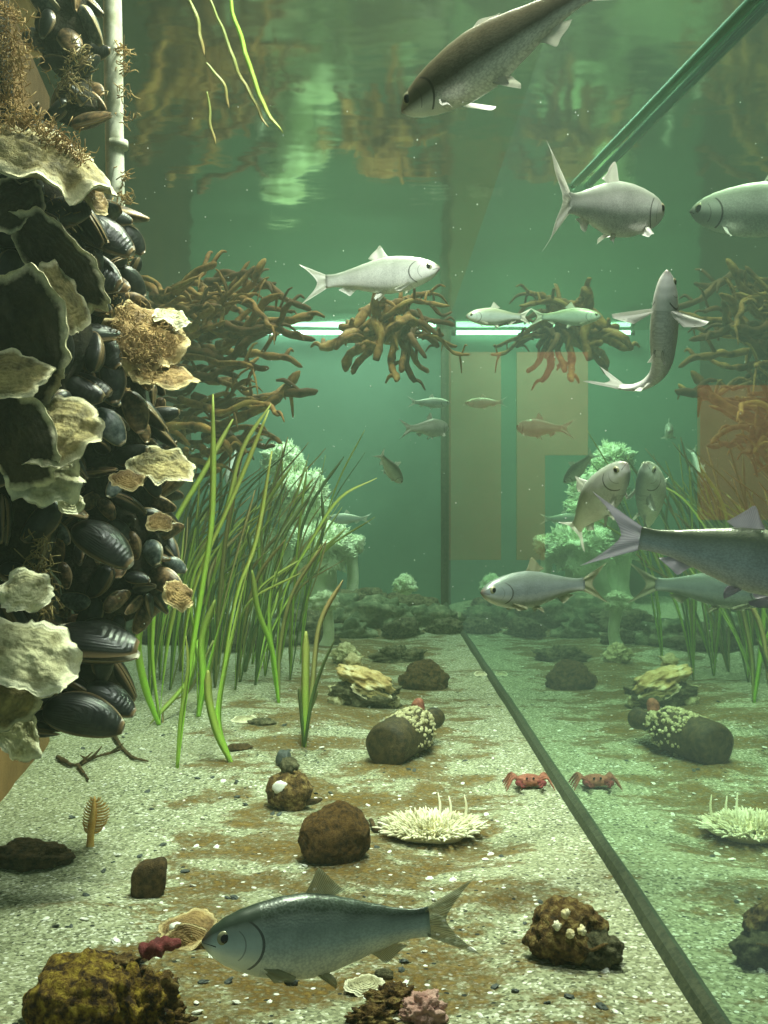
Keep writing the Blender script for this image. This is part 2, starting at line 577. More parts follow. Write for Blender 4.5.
def sand_h(x, y):
    edge = min(1.0, max(0.0, (WX - x) / 0.12))
    z = 0.016 * noise.noise(V((x * 3.1, y * 2.3, 1.7))) + 0.008 * noise.noise(V((x * 9, y * 8, 4.1))) + 0.0025 * noise.noise(V((x * 30, y * 30, 2)))
    z += 0.03 * math.exp(-((x + 0.25) / 0.25) ** 2 - ((y - 2.0) / 0.3) ** 2)
    z += 0.06 * max(0, (y - 3.2)) * 0.6
    return z * (0.15 + 0.85 * edge)


def floor_d(px, py):
    """distance at which the view ray through a pixel meets the sand"""
    d = CZ * F / (py - 512.0)
    for _ in range(12):
        h = sand_h((px - 384.0) / F * d, d)
        d = (CZ - h) * F / (py - 512.0)
    return d


def on_sand(px, py):
    d = floor_d(px, py)
    x = (px - 384.0) / F * d
    return V((x, d, sand_h(x, d)))


nx, ny = 110, 380
vs, fs = [], []
for j in range(ny + 1):
    t = j / ny
    y = 0.42 + (BACK - 0.42) * t ** 1.5
    for i in range(nx + 1):
        x = LX + (WX - LX) * i / nx
        vs.append((x, y, sand_h(x, y)))
for j in range(ny):
    for i in range(nx):
        a = j * (nx + 1) + i
        fs.append([a, a + 1, a + nx + 2, a + nx + 1])
fl = mk('floor', vs, fs, M['sand'])
tag(fl, 'grey green sand bed with brown algae drifts', 'sand bed', kind='structure')

b = MB(); b.box((LX - 0.03, BACK, -0.05), (WX + 0.012, BACK + 0.03, 1.3))
tag(b.build('wall_back', M['backwall'], smooth=False), 'teal back wall of the tank', 'wall', kind='structure')
b = MB(); b.box((LX - 0.03, 0.42, -0.05), (LX, BACK, 1.3))
tag(b.build('wall_left', M['leftwall'], smooth=False), 'reddish brown side wall of the tank', 'wall', kind='structure')
b = MB(); b.box((WX, 0.42, -0.05), (WX + 0.012, BACK, 1.3))
b.m = [0, 0, 0, 0, 0, 1]
tag(b.build('window_1', None, smooth=False, mats=[M['pane_outer'], M['pane']]), 'side glass pane mirroring the tank', 'glass pane', kind='structure')

vs, fs = [], []
nx, ny = 24, 90
for j in range(ny + 1):
    for i in range(nx + 1):
        x = LX + (WX - LX) * i / nx
        y = 0.42 + (BACK - 0.42) * j / ny
        vs.append((x, y, SURF + 0.0025 * noise.noise(V((x * 4, y * 6, 9)))))
for j in range(ny):
    for i in range(nx):
        a = j * (nx + 1) + i
        fs.append([a, a + 1, a + nx + 2, a + nx + 1])
tag(mk('water_surface', vs, fs, M['surface']), 'rippled underside of the water surface mirroring the tank', 'water surface', kind='structure')

b = MB(); b.box((LX - 0.005, 0.425, -0.04), (WX + 0.001, BACK + 0.005, SURF + 0.004))
wtr = b.build('water_haze', M['water'], smooth=False)
tag(wtr, 'hazy green tank water', 'water', kind='stuff')

# sealant joint along the foot of the pane, and upright joint in the far corner
b = MB()
n = 60
pv, pf = [], []
for i in range(n + 1):
    y = 0.45 + (BACK - 0.45) * i / n
    wd = 0.0095 + 0.002 * noise.noise(V((y * 4, 0, 0)))
    z = sand_h(WX - wd, y)
    pv += [(WX, y, z + 0.012), (WX - wd * 0.6, y, z + 0.008), (WX - wd, y, z + 0.0), (WX - wd, y, z - 0.02), (WX, y, z - 0.02)]
for i in range(n):
    for k in range(5):
        a = i * 5
        pf.append([a + k, a + (k + 1) % 5, a + 5 + (k + 1) % 5, a + 5 + k])
tag(mk('trim_1', pv, pf, M['silicone'], smooth=False), 'dark sealant joint between sand and glass pane', 'sealant joint', kind='structure')
b = MB()
b.tube([V((WX - 0.004, BACK - 0.004, z)) for z in (0.0, 0.5, SURF)], 0.015, 10)
tag(b.build('trim_2', M['silicone']), 'dark upright sealant joint in the far corner', 'sealant joint', kind='structure')

# glowing strip standing in for light at the waterline of the back wall
t = NT('waterline_light')
e = t.n('ShaderNodeEmission', Strength=5.0)
e.inputs[0].default_value = (0.75, 1.0, 0.9, 1)
M['lit'] = t.done(e)
root = thing('waterline_glow', P(350, 334, BACK - 0.03), 'thin glowing white lamp standing in for light along the waterline at the back wall', 'streak')
b = MB(); b.tube([P(262, 332.5, BACK - 0.03), P(436, 332.5, BACK - 0.03)], 0.0085, 10)
b.build('tube', M['lit'], root, root.location)
for px in (258, 437):
    b = MB()
    b.tube([P(px, 332.5, BACK - 0.03), P(px + 4, 332.5, BACK - 0.03)], 0.0115, 10)
    b.build('glow_end', M['silicone'], root, root.location)

# rust panels standing outside behind the side pane
for nm, px0, px1, rows, lab in (
        ('door_1', 449, 501, [(352, 560, 449, 501)], 'rust coloured panel seen dimly through the glass nearer the corner'),
        ('reflection_panel', 700, 790, [(385, 520, 700, 790)], 'rust coloured panel standing in for the mirrored side wall behind mirrored eelgrass'),  # added panel in place of the side wall's reflection in the pane
        ('door_2', 517, 588, [(352, 455, 517, 588), (455, 560, 517, 545)], 'rust coloured stepped panel seen dimly through the glass')):
    b = MB()
    dd = 4.6
    for (y0, y1, a0, a1) in rows:
        p0, p1 = P(a0, y1, dd), P(a1, y0, dd)
        b.box((p0.x, dd, p0.z), (p1.x, dd + 0.04, p1.z))
    tag(b.build(nm, M['panel'], smooth=False), lab, 'panel', kind='structure')
area('panel_fill_light', (0.7, 3.5, 2.6), (0.75, 4.6, 0.8), 0.5, 0.5, 60, (1, 0.95, 0.85))  # added fill light, there only to brighten the outside panels

# brown plank behind the mussels
a0, a1 = V((-0.462, 1.26)), V((-0.53, 1.745))
dr = (a1 - a0).normalized()
nr = V((-dr.y, dr.x)) * 0.03
b = MB()
nz, nl = 16, 6
for side, off in ((0, V((0, 0))), (1, nr)):
    pass
vs = []
for z in (-0.02, 1.02):
    for q in (a0, a1, a1 + nr, a0 + nr):
        vs.append((q.x, q.y, z))
plank = mk('wooden_plank', vs, [[0, 1, 5, 4], [1, 2, 6, 5], [2, 3, 7, 6], [3, 0, 4, 7], [4, 5, 6, 7], [3, 2, 1, 0]], M['plank'], smooth=False)
tag(plank, 'brown upright plank standing in the sand behind the mussels', 'plank')
md = plank.modifiers.new('bevel', 'BEVEL'); md.width = 0.003; md.segments = 2

# white pole
root = thing('white_pole', P(112, -60, 1.26), 'slim white upright pole furred with growth beside the mussels', 'pole')
pth = [P(111 + 10 * i / 8, -90 + 640 * i / 8, 1.26) for i in range(9)]
b = MB(); b.tube(smooth_path(pth, 40), 0.0105, 14, lump=0.06, lscale=25)
b.build('tube', M['pole'], root, root.location)
b = MB(); b.tube([P(117.3, 141, 1.26), P(117.4, 149, 1.26)], 0.0122, 14)
b.build('collar', M['pole'], root, root.location)
random.seed(3)


def fuzz(name, spots, mat, n, length, r, label, cat='hydroid growth', parent=None, origin=None):
    b = MB()
    o = spots[0][0]
    for c, rad, nrm in spots:
        for k in range(n):
            q = c + V((random.gauss(0, 1), random.gauss(0, 1), random.gauss(0, 1))) * rad
            dv = (V(nrm) + V((random.gauss(0, 1), random.gauss(0, 1), random.gauss(0, 1))) * 0.9).normalized()
            L = length * random.uniform(0.5, 1.3)
            c1 = V((random.gauss(0, 1), random.gauss(0, 1), random.gauss(0, 1))) * L * 0.35
            pth = smooth_path([q, q + dv * L * 0.5 + c1, q + dv * L], 5)
            b.tube(pth, [r, r, r * 0.9, r * 0.8, r * 0.4], 4)
    if parent is None:
        ob = b.build(name, mat, None, o)
        tag(ob, label, cat, kind='stuff')
    else:
        ob = b.build(name, mat, parent, origin)
        ob['kind'] = 'stuff'
    return ob


fuzz('growth', [(P(122 + random.uniform(-1, 4), y, 1.245), 0.0045, (1, -0.3, 0)) for y in (50, 58, 72, 93, 118, 175, 197, 200, 216, 222, 236, 242, 250, 262)],
     M['fuzz'], 14, 0.010, 0.0007, None, parent=root, origin=root.location)

# sloping glass tube near the surface
t = NT('clear_tube')
gl = t.n('ShaderNodeBsdfGlossy', Roughness=0.08); gl.inputs[0].default_value = (0.7, 1, 0.85, 1)
df = t.principled((0.16, 0.36, 0.27), 0.25, spec=0.8)
tr = t.n('ShaderNodeBsdfTransparent'); tr.inputs[0].default_value = (0.62, 0.86, 0.74, 1)
lw = t.n('ShaderNodeLayerWeight', Blend=0.45)
m1 = t.n('ShaderNodeMixShader'); t.l(lw, 1, m1, 0); t.l(tr, 0, m1, 1); t.l(df, 0, m1, 2)
M['tubeglass'] = t.done(m1)
root = thing('glass_tube', P(576, 186, 1.27), 'long green glass tube sloping down to the fish with the long tail lobe', 'tube')
b = MB()
pth = [P(776, -22, 0.643).lerp(P(573, 186, 1.312), i / 20) for i in range(21)]
b.tube(pth, 0.0044, 18)
b.build('tube', M['tubeglass'], root, root.location)
b = MB()
b.tube([p + V((-0.001, -0.001, -0.001)) for p in pth], 0.0024, 10)
b.build('inner_rod', mat_plain('rod_dark', (0.03, 0.07, 0.05), 0.3), root, root.location)

# ------------------------------------------------------------------ fish
TOP = [(0, .006), (.02, .022), (.05, .040), (.1, .060), (.17, .078), (.25, .092), (.35, .104), (.45, .108), (.55, .100), (.65, .084), (.75, .066), (.85, .049), (.93, .040), (1, .042)]
BOT = [(0, .006), (.02, .024), (.05, .044), (.1, .066), (.17, .086), (.25, .102), (.35, .114), (.45, .116), (.55, .106), (.65, .086), (.75, .064), (.85, .046), (.93, .038), (1, .040)]
WID = [(0, .006), (.02, .020), (.05, .034), (.1, .048), (.17, .060), (.25, .066), (.35, .070), (.45, .068), (.55, .060), (.65, .049), (.75, .036), (.85, .023), (.93, .014), (1, .008)]


def interp(tab, s):
    for (a, va), (b_, vb) in zip(tab, tab[1:]):
        if s <= b_:
            f = (s - a) / (b_ - a)
            f = f * f * (3 - 2 * f) * 0.35 + f * 0.65
            return va + (vb - va) * f
    return tab[-1][1]


def make_fish(name, label, head, tail, up=(0, 0, 1), bend=0.0, bendz=0.0, mat='fish_silver', fin='fin', deep=1.0, fork=1.0, bs=0.25, bp=1.4,
              tail_turn=0.0, pect=0.7, group=None, dorsal=1.0, wide=1.0, caud=1.0, pl=1.0, detail=True):
    """head and tail-fin tip in world space; up is where the back points; bend curls the tail to the fish's left (+) or right (-)."""
    deep *= 1.38
    wide *= 1.25
    N, A = (44, 28) if detail else (28, 18)

    def spine(s):
        p = V((0, 0, 0))
        st = 40
        ang = angz = 0.0
        k = max(1, int(st * s))
        for i in range(k):
            ss = (i + 0.5) / k * s
            ang = bend * max(0, ss - bs) ** bp
            angz = bendz * max(0, ss - bs) ** bp
            p += V((-math.cos(ang) * math.cos(angz), math.sin(ang), math.sin(angz))) * (s / k)
        ang = bend * max(0, s - bs) ** bp
        angz = bendz * max(0, s - bs) ** bp
        t_ = V((-math.cos(ang) * math.cos(angz), math.sin(ang), math.sin(angz))).normalized()
        side = V((math.sin(ang), math.cos(ang), 0)).normalized()
        u_ = side.cross(t_) * -1
        if u_.z < 0:
            u_ = -u_
        return p, t_, side, u_

    H, _, _, _ = spine(0)
    pe, te, se, ue = spine(1.0)
    T = pe + te * 0.2 * caud
    a = (H - T); la = a.length; a.normalize()
    u0 = V((0, 0, 1)); u0 = (u0 - a * u0.dot(a)).normalized()
    l0 = u0.cross(a)
    Wd = V(head) - V(tail); lw_ = Wd.length; Wd.normalize()
    U = V(up); U = (U - Wd * U.dot(Wd)).normalized()
    Lf = U.cross(Wd)
    S = lw_ / la
    Ml = Matrix((a, l0, u0)).transposed()
    Mw = Matrix((Wd, Lf, U)).transposed()
    R = Mw @ Ml.inverted()
    cen = spine(0.42)[0]
    mid = V(head) + R @ (cen - H) * S

    def X(p):
        return mid + R @ (p - cen) * S

    root = thing(name, mid, label, 'fish', group)
    verts, uvs = [], []
    for i in range(N + 1):
        s = (i / N) ** 1.25
        p, tt, side, uu = spine(s)
        tp, bt, wd = interp(TOP, s) * deep, interp(BOT, s) * deep, interp(WID, s) * wide
        for k in range(A):
            an = 2 * PI * k / A
            cz, cy = math.cos(an), math.sin(an)
            hz = tp * cz if cz > 0 else bt * cz
            wy = wd * math.copysign(abs(cy) ** 0.85, cy)
            verts.append(X(p + uu * hz + side * wy))
            uvs.append((s, 0.5 + 0.5 * cz))
    faces = [[i * A + k, i * A + (k + 1) % A, (i + 1) * A + (k + 1) % A, (i + 1) * A + k] for i in range(N) for k in range(A)]
    faces += [list(range(A))[::-1], [N * A + k for k in range(A)]]
    mk('body', verts, faces, M[mat], root, mid, uvs=uvs)

    def fin_mesh(nm, base, tips, thick=0.0035, matn=fin, nr_=12, nm_=6, normal=None):
        """surface between a base line and a tip line (lists of local points), given a thin lens thickness"""
        B = smooth_path(base, nr_)
        Tt = smooth_path(tips, nr_)
        vv, uu_ = [], []
        for sgn in (1, -1):
            for i in range(nr_):
                for j in range(nm_):
                    f = j / (nm_ - 1)
                    q = B[i].lerp(Tt[i], f)
                    nn = normal if normal is not None else (Tt[i] - B[i]).cross(B[-1] - B[0]).normalized()
                    edge_i = min(i, nr_ - 1 - i)
                    th = thick * (1 - f * 0.92) * (0.25 if edge_i == 0 else 1.0)
                    q = q + nn * sgn * th + nn * 0.006 * math.sin(f * 2.5 + i)
                    vv.append(X(q)); uu_.append((i / (nr_ - 1), f))
        off = nr_ * nm_
        ff = []
        for i in range(nr_ - 1):
            for j in range(nm_ - 1):
                a_ = i * nm_ + j
                ff.append([a_, a_ + 1, a_ + nm_ + 1, a_ + nm_])
                ff.append([off + a_ + nm_, off + a_ + nm_ + 1, off + a_ + 1, off + a_])
        for i in range(nr_ - 1):
            for j in (0, nm_ - 1):
                a_ = i * nm_ + j
                ff.append([a_, a_ + nm_, off + a_ + nm_, off + a_])
        for i in (0, nr_ - 1):
            for j in range(nm_ - 1):
                a_ = i * nm_ + j
                ff.append([a_, a_ + 1, off + a_ + 1, off + a_])
        return mk(nm, vv, ff, M[matn], root, mid, uvs=uu_)

    # caudal fin, forked
    p1, t1, s1, u1 = spine(0.985)
    turn = t1 * math.cos(tail_turn) + s1 * math.sin(tail_turn)
    base, tips = [], []
    for k in range(9):
        f = -1 + 2 * k / 8
        base.append(p1 + u1 * 0.038 * deep * f)
        Lk = (0.09 + 0.15 * fork * abs(f) ** 1.3) * caud
        tips.append(p1 + u1 * (0.038 * f + 0.13 * caud * math.copysign(abs(f) ** 0.9, f)) + turn * Lk)
    fin_mesh('caudal_fin', base, tips, 0.004, nr_=17, normal=s1)

    def median(nm, s0, s1_, hts, sweep, topside):
        base, tips = [], []
        n_ = len(hts)
        for k in range(n_):
            s = s0 + (s1_ - s0) * k / (n_ - 1)
            p, tt, side, uu = spine(s)
            h = interp(TOP if topside else BOT, s) * deep * 0.9
            d_ = uu if topside else -uu
            base.append(p + d_ * h)
            tips.append(p + d_ * (h + hts[k]) + tt * (sweep + 0.02 * k / n_))
        fin_mesh(nm, base, tips, 0.003, normal=spine((s0 + s1_) / 2)[2])

    median('dorsal_fin', 0.42, 0.56, [0.03 * dorsal, 0.115 * dorsal, 0.09 * dorsal, 0.06 * dorsal, 0.03 * dorsal], 0.045, True)
    median('anal_fin', 0.72, 0.84, [0.02, 0.062, 0.048, 0.034, 0.02], 0.04, False)
    for sg in (1, -1):
        p, tt, side, uu = spine(0.245)
        wd = interp(WID, 0.245) * wide
        q = p + side * sg * wd * 0.62 - uu * interp(BOT, 0.245) * deep * 0.66
        od = (side * sg * pect + tt * (1.05 - pect * 0.5) - uu * 0.42).normalized()
        ax = (tt * 0.5 - uu * 0.5 + side * sg * 0.1)
        ax = (ax - od * ax.dot(od)).normalized()
        fin_mesh('pectoral_fin', [q - ax * 0.014, q, q + ax * 0.014],
                 [q - ax * 0.016 + od * 0.15 * pl, q + ax * 0.012 * pl + od * 0.14 * pl, q + ax * 0.042 * pl + od * 0.075 * pl], 0.003, nr_=9)
        p, tt, side, uu = spine(0.5)
        q = p + side * sg * 0.02 - uu * interp(BOT, 0.5) * deep * 0.93
        od = (side * sg * 0.35 + tt * 0.75 - uu * 0.55).normalized()
        ax = (tt * 0.8 + uu * 0.1)
        ax = (ax - od * ax.dot(od)).normalized()
        fin_mesh('pelvic_fin', [q - ax * 0.012, q, q + ax * 0.012],
                 [q - ax * 0.012 + od * 0.095, q + ax * 0.012 + od * 0.085, q + ax * 0.032 + od * 0.045], 0.003, nr_=9)
        # eye
        p, tt, side, uu = spine(0.085)
        wd = interp(WID, 0.085) * wide
        ec = p + side * sg * wd * 0.80 + uu * 0.016
        eb = MB()
        Re = Matrix((tt, side * sg, uu)).transposed()
        eb.ico(V((0, 0, 0)), 1.0, 3)
        ev = [X(ec + Re @ V((v.x * 0.031, v.y * 0.014, v.z * 0.031))) for v in eb.v]
        eye = mk('eye', ev, eb.f, M['iris'], root, mid)
        pv_ = [X(ec + side * sg * 0.0075 + Re @ V((v.x * 0.0205, v.y * 0.0088, v.z * 0.0205))) for v in eb.v]
        mk('pupil', pv_, eb.f, M['pupil'], eye, mid)
    return root


make_fish('fish', 'dark backed fish swimming just above the sand in front of the round brown sponge', P(202, 942, 0.62), P(474, 917, 0.66), (0, 0.18, 1),
          bend=0.35, mat='fish_dark', fin='fin_dark', deep=1.14, bendz=0.12, pect=0.25)
make_fish('fish', 'brown snouted fish with shade painted flank up near the water surface, cut by the frame', P(402, 112, 0.80), P(636, -40, 0.68), (-0.40, 0.06, 0.85),
          bend=-0.2, mat='fish_shade', deep=0.86, dorsal=0.25, pl=1.3, pect=0.95)
make_fish('fish', 'pale silver fish in clear profile above the hanging kelp clump', P(440, 268, 1.10), P(303, 284, 1.14), (0, -0.05, 1),
          mat='fish_silver', bend=-0.25, pect=0.5)
make_fish('fish', 'silver fish with long trailing tail lobe below the glass tube', P(663, 212, 0.88), P(541, 199, 0.745), (0.1, -0.1, 1),
          mat='fish_silver', bend=-0.4, tail_turn=-0.15, pect=0.8, caud=1.75, fork=1.25)
make_fish('fish', 'silver fish rising head up with belly and spread side fins showing', P(667, 270, 0.70), P(592, 378, 0.755), (0.25, 1, 0.1),
          mat='fish_silver', bend=-4.2, bs=0.58, bp=1.0, tail_turn=-0.2, pect=1.6, pl=1.8, deep=0.85)
make_fish('fish', 'large bluish fish cut by the picture edge with wide forked tail', P(860, 580, 0.585), P(592, 530, 0.625), (0, -0.1, 1),
          mat='fish_blue', fin='fin_lilac', bend=-0.25, pect=0.35, pl=1.6, caud=1.15)
make_fish('fish', 'bluish dark fish resting level below the wide forked tail', P(481, 593, 1.03), P(606, 583, 1.1), (0.05, 0.05, 1),
          mat='fish_slate', bend=0.3, fin='fin_dark', deep=0.95, pect=0.2)
make_fish('fish', 'grey fish tilted head up beside its own reflection', P(627, 463, 1.02), P(572, 536, 1.15), (-0.6, 0.45, 0.6),
          mat='fish_silver', bend=0.5, pect=0.5, fin='fin')
make_fish('fish', 'small silver fish in the haze next to the dark corner joint', P(448, 427, 2.62), P(400, 429, 2.5), (0, 0, 1), bend=0.5, detail=False)
make_fish('fish', 'small silver fish diving nose down at the tip of a bent eelgrass blade', P(402, 483, 2.6), P(378, 452, 2.5), (0.72, -0.2, 0.6), bend=-0.4, detail=False)
make_fish('fish', 'faint blue fish passing in front of the pale green anemones', P(328, 518, 3.6), P(371, 519, 3.6), (0, 0, 1), mat='fish_blue', detail=False)
make_fish('fish', 'faint pale fish in the haze under the hanging kelp clump', P(450, 403, 3.5), P(408, 402, 3.5), (0, 0, 1), mat='fish_blue', detail=False)
make_fish('fish', 'faint pale fish standing in for a reflection under the water surface by the pane', P(466, 316, 1.72), P(532, 317, 1.75), (0, 0, 1), mat='fish_blue', detail=False)  # added fish in place of a doubled mirror reflection
make_fish('fish', 'small fish facing out from behind the kelp tangle', P(262, 432, 3.15), P(255, 428, 3.32), (0, 0, 1), detail=False)
make_fish('fish', 'small fish standing on its tail behind the eelgrass', P(228, 486, 3.15), P(238, 446, 3.2), (0.8, 0.3, 0.2), detail=False)

# ------------------------------------------------------------------ mussels
def mussel_mesh(seed, gape, two):
    """unit-long mussel valves: two lists of (verts, faces, uvs, midx)"""
    rnd = random.Random(seed)
    k1, k2 = rnd.uniform(0.26, 0.31), rnd.uniform(0.16, 0.20)
    nu, nv = 16, 11
    res = []
    for sg in (1, -1):
        vs, uv, fs, mi = [], [], [], []
        for shell in (0, 1):
            for i in range(nu):
                u = i / (nu - 1)
                wv = k1 * max(0.0, math.sin(PI * (0.02 + 0.955 * u ** 0.85))) ** 0.55
                bow = 0.05 * math.sin(PI * u) - 0.02
                dome = k2 * max(0.0, math.sin(PI * (0.02 + 0.95 * u ** 0.6))) ** 0.7
                for j in range(nv):
                    y = -1 + 2 * j / (nv - 1)
                    y = math.sin(y * PI / 2)
                    z = dome * max(0, 1 - abs(y) ** 2.2) ** 0.6
                    z *= (1 + 0.06 * noise.noise(V((u * 5, y * 3, seed))))
                    if shell:
                        z = z * 0.86 - 0.0
                        sc__ = 0.97
                    else:
                        sc__ = 1.0
                    z0 = 0.004 + gape * u * (1 + y * 0.4)
                    vs.append(V((-0.5 + u, bow + wv * y * sc__, sg * (z + z0))))
                    uv.append((max(abs(y), u ** 2.0, 0), u))
            off = shell * nu * nv
            for i in range(nu - 1):
                for j in range(nv - 1):
                    a = off + i * nv + j
                    q = [a, a + 1, a + nv + 1, a + nv]
                    if (sg > 0) != (shell == 1):
                        q = q[::-1]
                    fs.append(q); mi.append(shell)
        N0 = nu * nv
        rim = [i * nv for i in range(nu)] + [(nu - 1) * nv + j for j in range(1, nv)] + [i * nv + nv - 1 for i in range(nu - 2, -1, -1)]
        for a, b_ in zip(rim, rim[1:]):
            fs.append([a, b_, b_ + N0, a + N0]); mi.append(1)
        res.append((vs, fs, uv, mi))
    return res


protos = []
for sd, gp, mt in ((1, 0.0, 'mussel'), (2, 0.0, 'mussel'), (3, 0.02, 'mussel'), (4, 0.0, 'mussel_brown'), (5, 0.05, 'mussel'), (6, 0.0, 'mussel_grey'), (7, 0.012, 'mussel_brown')):
    vals = []
    for (vs, fs, uv, mi) in mussel_mesh(sd, gp, True):
        me = bpy.data.meshes.new('valve')
        me.from_pydata([tuple(v) for v in vs], [], fs)
        lay = me.uv_layers.new(name='UVMap')
        for lp in me.loops:
            lay.data[lp.index].uv = uv[lp.vertex_index]
        me.polygons.foreach_set('use_smooth', [True] * len(me.polygons))
        me.materials.append(M[mt]); me.materials.append(M['nacre'])
        me.polygons.foreach_set('material_index', mi)
        vals.append(me)
    protos.append(vals)


def put_mussel(loc, axis, normal, size, kind, label, group):
    axis = V(axis).normalized()
    nrm = V(normal); nrm = nrm - axis * nrm.dot(axis)
    if nrm.length < 1e-3:
        nrm = V((0.3, 0.5, 0.7)); nrm -= axis * nrm.dot(axis)
    nrm.normalize()
    R = Matrix((axis, nrm.cross(axis), nrm)).transposed().to_4x4()
    r = bpy.data.objects.new('mussel', None)
    r.empty_display_size = 0.3
    C.objects.link(r)
    r.matrix_world = Matrix.Translation(loc) @ R @ Matrix.Scale(size, 4)
    tag(r, label, 'mussel', group)
    for me in protos[kind]:
        o = bpy.data.objects.new('valve', me)
        C.objects.link(o)
        o.parent = r
    return r


def core_path(pts, n):
    p = smooth_path([P(x, y, d) for x, y, d, _ in pts], n)
    rr = smooth_path([V((r, 0, 0)) for *_, r in pts], n)
    return p, [v.x for v in rr]


def rope(pts, label, n=40, shrink=0.78):
    p, rr = core_path(pts, n)
    b = MB()
    b.tube(p, [r * shrink for r in rr], 20, lump=0.45, lscale=38)
    o = b.build('mussel_rope', M['core'], None, p[0])
    tag(o, label, 'rope')
    return p, rr


random.seed(11)


def cover(p, rr, count, size, label, group, kinds, fmin=0.0, fmax=1.0, spread=1.75, out=0.2):
    n = len(p)
    placed = []
    tries = 0
    while len(placed) < count and tries < count * 60:
        tries += 1
        f = random.uniform(fmin, fmax)
        i = min(int(f * (n - 1)), n - 2)
        c = p[i].lerp(p[i + 1], f * (n - 1) - i)
        t = (p[i + 1] - p[i]).normalized()
        an = random.uniform(-spread, spread)
        fw = V((0, -1, 0)); fw = (fw - t * fw.dot(t)).normalized()
        sd = V((1, 0, 0)); sd = (sd - t * sd.dot(t) - fw * sd.dot(fw)).normalized()
        an -= -0.35
        o = fw * math.cos(an) + sd * math.sin(an)
        q = c + o * rr[i] * random.uniform(0.88, 1.06)
        s = random.uniform(*size)
        if any((q - w_).length < 0.32 * (s + s2) for w_, s2 in placed):
            continue
        placed.append((q, s))
        ax = (o * out + V((0.35, 0, -0.45)) + V((random.gauss(0, 1), random.gauss(0, 0.6), random.gauss(0, 1))) * 0.55)
        nr_ = o * 0.9 + V((random.gauss(0, 1), random.gauss(0, 1), random.gauss(0, 1))) * 0.6
        put_mussel(q, ax, nr_, s, random.choice(kinds), label, group)


KA = [0, 0, 1, 2, 0, 1, 4, 3]
KB = [0, 1, 2, 3, 3, 6, 5, 0, 6, 3]
pa = rope([(15, 140, 1.06, .045), (38, 215, 1.03, .055), (36, 300, 1.02, .054), (34, 390, 1.02, .052), (22, 470, 1.03, .048), (6, 550, 1.03, .036), (10, 640, 1.03, .036), (2, 730, 1.03, .028)],
          'dark knotted rope core inside the nearer column of oysters')
cover(*pa, 62, (0.040, 0.062), 'black mussel among the big oysters on the nearer column', 'mussels on the nearer column', KA)
pb = rope([(92, 215, 1.12, .034), (100, 290, 1.13, .040), (108, 370, 1.15, .046), (112, 440, 1.16, .056), (112, 520, 1.16, .062), (108, 580, 1.16, .066), (112, 618, 1.17, .038)],
          'dark knotted rope core inside the mussel column by the eelgrass')
cover(*pb, 190, (0.026, 0.048), 'mussel packed in the column beside the eelgrass', 'mussels on the column beside the eelgrass', KB)
pt = rope([(62, -40, 1.16, .020), (66, 40, 1.16, .030), (78, 80, 1.16, .014), (80, 118, 1.15, .026)], 'thin dark rope core of the small mussel string beside the pole', shrink=0.9)
cover(*pt, 18, (0.032, 0.05), 'dusky mussel on the short string beside the white pole', 'mussels on the string by the pole', [0, 5, 3, 6, 1], fmin=0.15)
pc = rope([(78, 632, 1.10, .022), (82, 665, 1.09, .036), (84, 700, 1.09, .034), (86, 712, 1.09, .020)], 'dark rope core inside the lowest hanging mussel clump', shrink=0.95)
cover(*pc, 16, (0.045, 0.062), 'black mussel in the lowest clump hanging over the sand', 'mussels in the lowest clump', [0, 1, 0, 2], out=0.3)
# single mussels one can point at
put_mussel(P(103, 236, 1.04), (0.8, -0.1, -0.45), (0.25, -1, 0.5), 0.068, 0, 'largest black mussel with pale seam in front of the pole', None)
put_mussel(P(92, 275, 1.05), (0.75, -0.2, -0.3), (0.0, -1, 0.25), 0.066, 1, 'broad black mussel right under the largest one', None)
put_mussel(P(92, 120, 1.10), (0.9, -0.2, 0.15), (0.0, -0.6, 0.8), 0.044, 6, 'brown lipped mussel jutting across the white pole', None)
put_mussel(P(84, 717, 1.03), (0.95, -0.05, -0.22), (0, -1, 0.3), 0.078, 0, 'long black mussel lowest of all above the sand', None)
put_mussel(P(110, 700, 1.05), (0.9, -0.1, -0.45), (0, -0.7, 0.7), 0.055, 2, 'black mussel gaping with thin pale edge in the lowest clump', None)
put_mussel(P(95, 645, 1.05), (1, 0, -0.12), (0, -0.5, 0.9), 0.085, 4, 'long gaping mussel on top of the lowest clump', None)
put_mussel(P(109, 427, 1.06), (0.55, -0.1, -0.6), (-0.2, -1, 0.5), 0.045, 5, 'slate grey mussel with streaked shell in the upper eelgrass column', None)
put_mussel(P(112, 380, 1.06), (0.2, -0.2, -0.9), (0.1, -1, 0.1), 0.048, 0, 'rounded dark mussel face on below the brown oyster', None)
put_mussel(P(103, 350, 1.06), (0.6, -0.2, -0.6), (0.1, -1, 0.2), 0.05, 1, 'oval black mussel tucked beside the brown oyster', None)
put_mussel(P(135, 412, 1.08), (0.3, -0.2, -0.8), (0.2, -1, 0.1), 0.046, 3, 'tan brown mussel face on below the brown oyster', None)
put_mussel(P(103, 545, 1.05), (0.8, -0.2, -0.5), (0, -0.8, 0.6), 0.07, 2, 'long slanting mussel with glinting edge across the thick column', None)

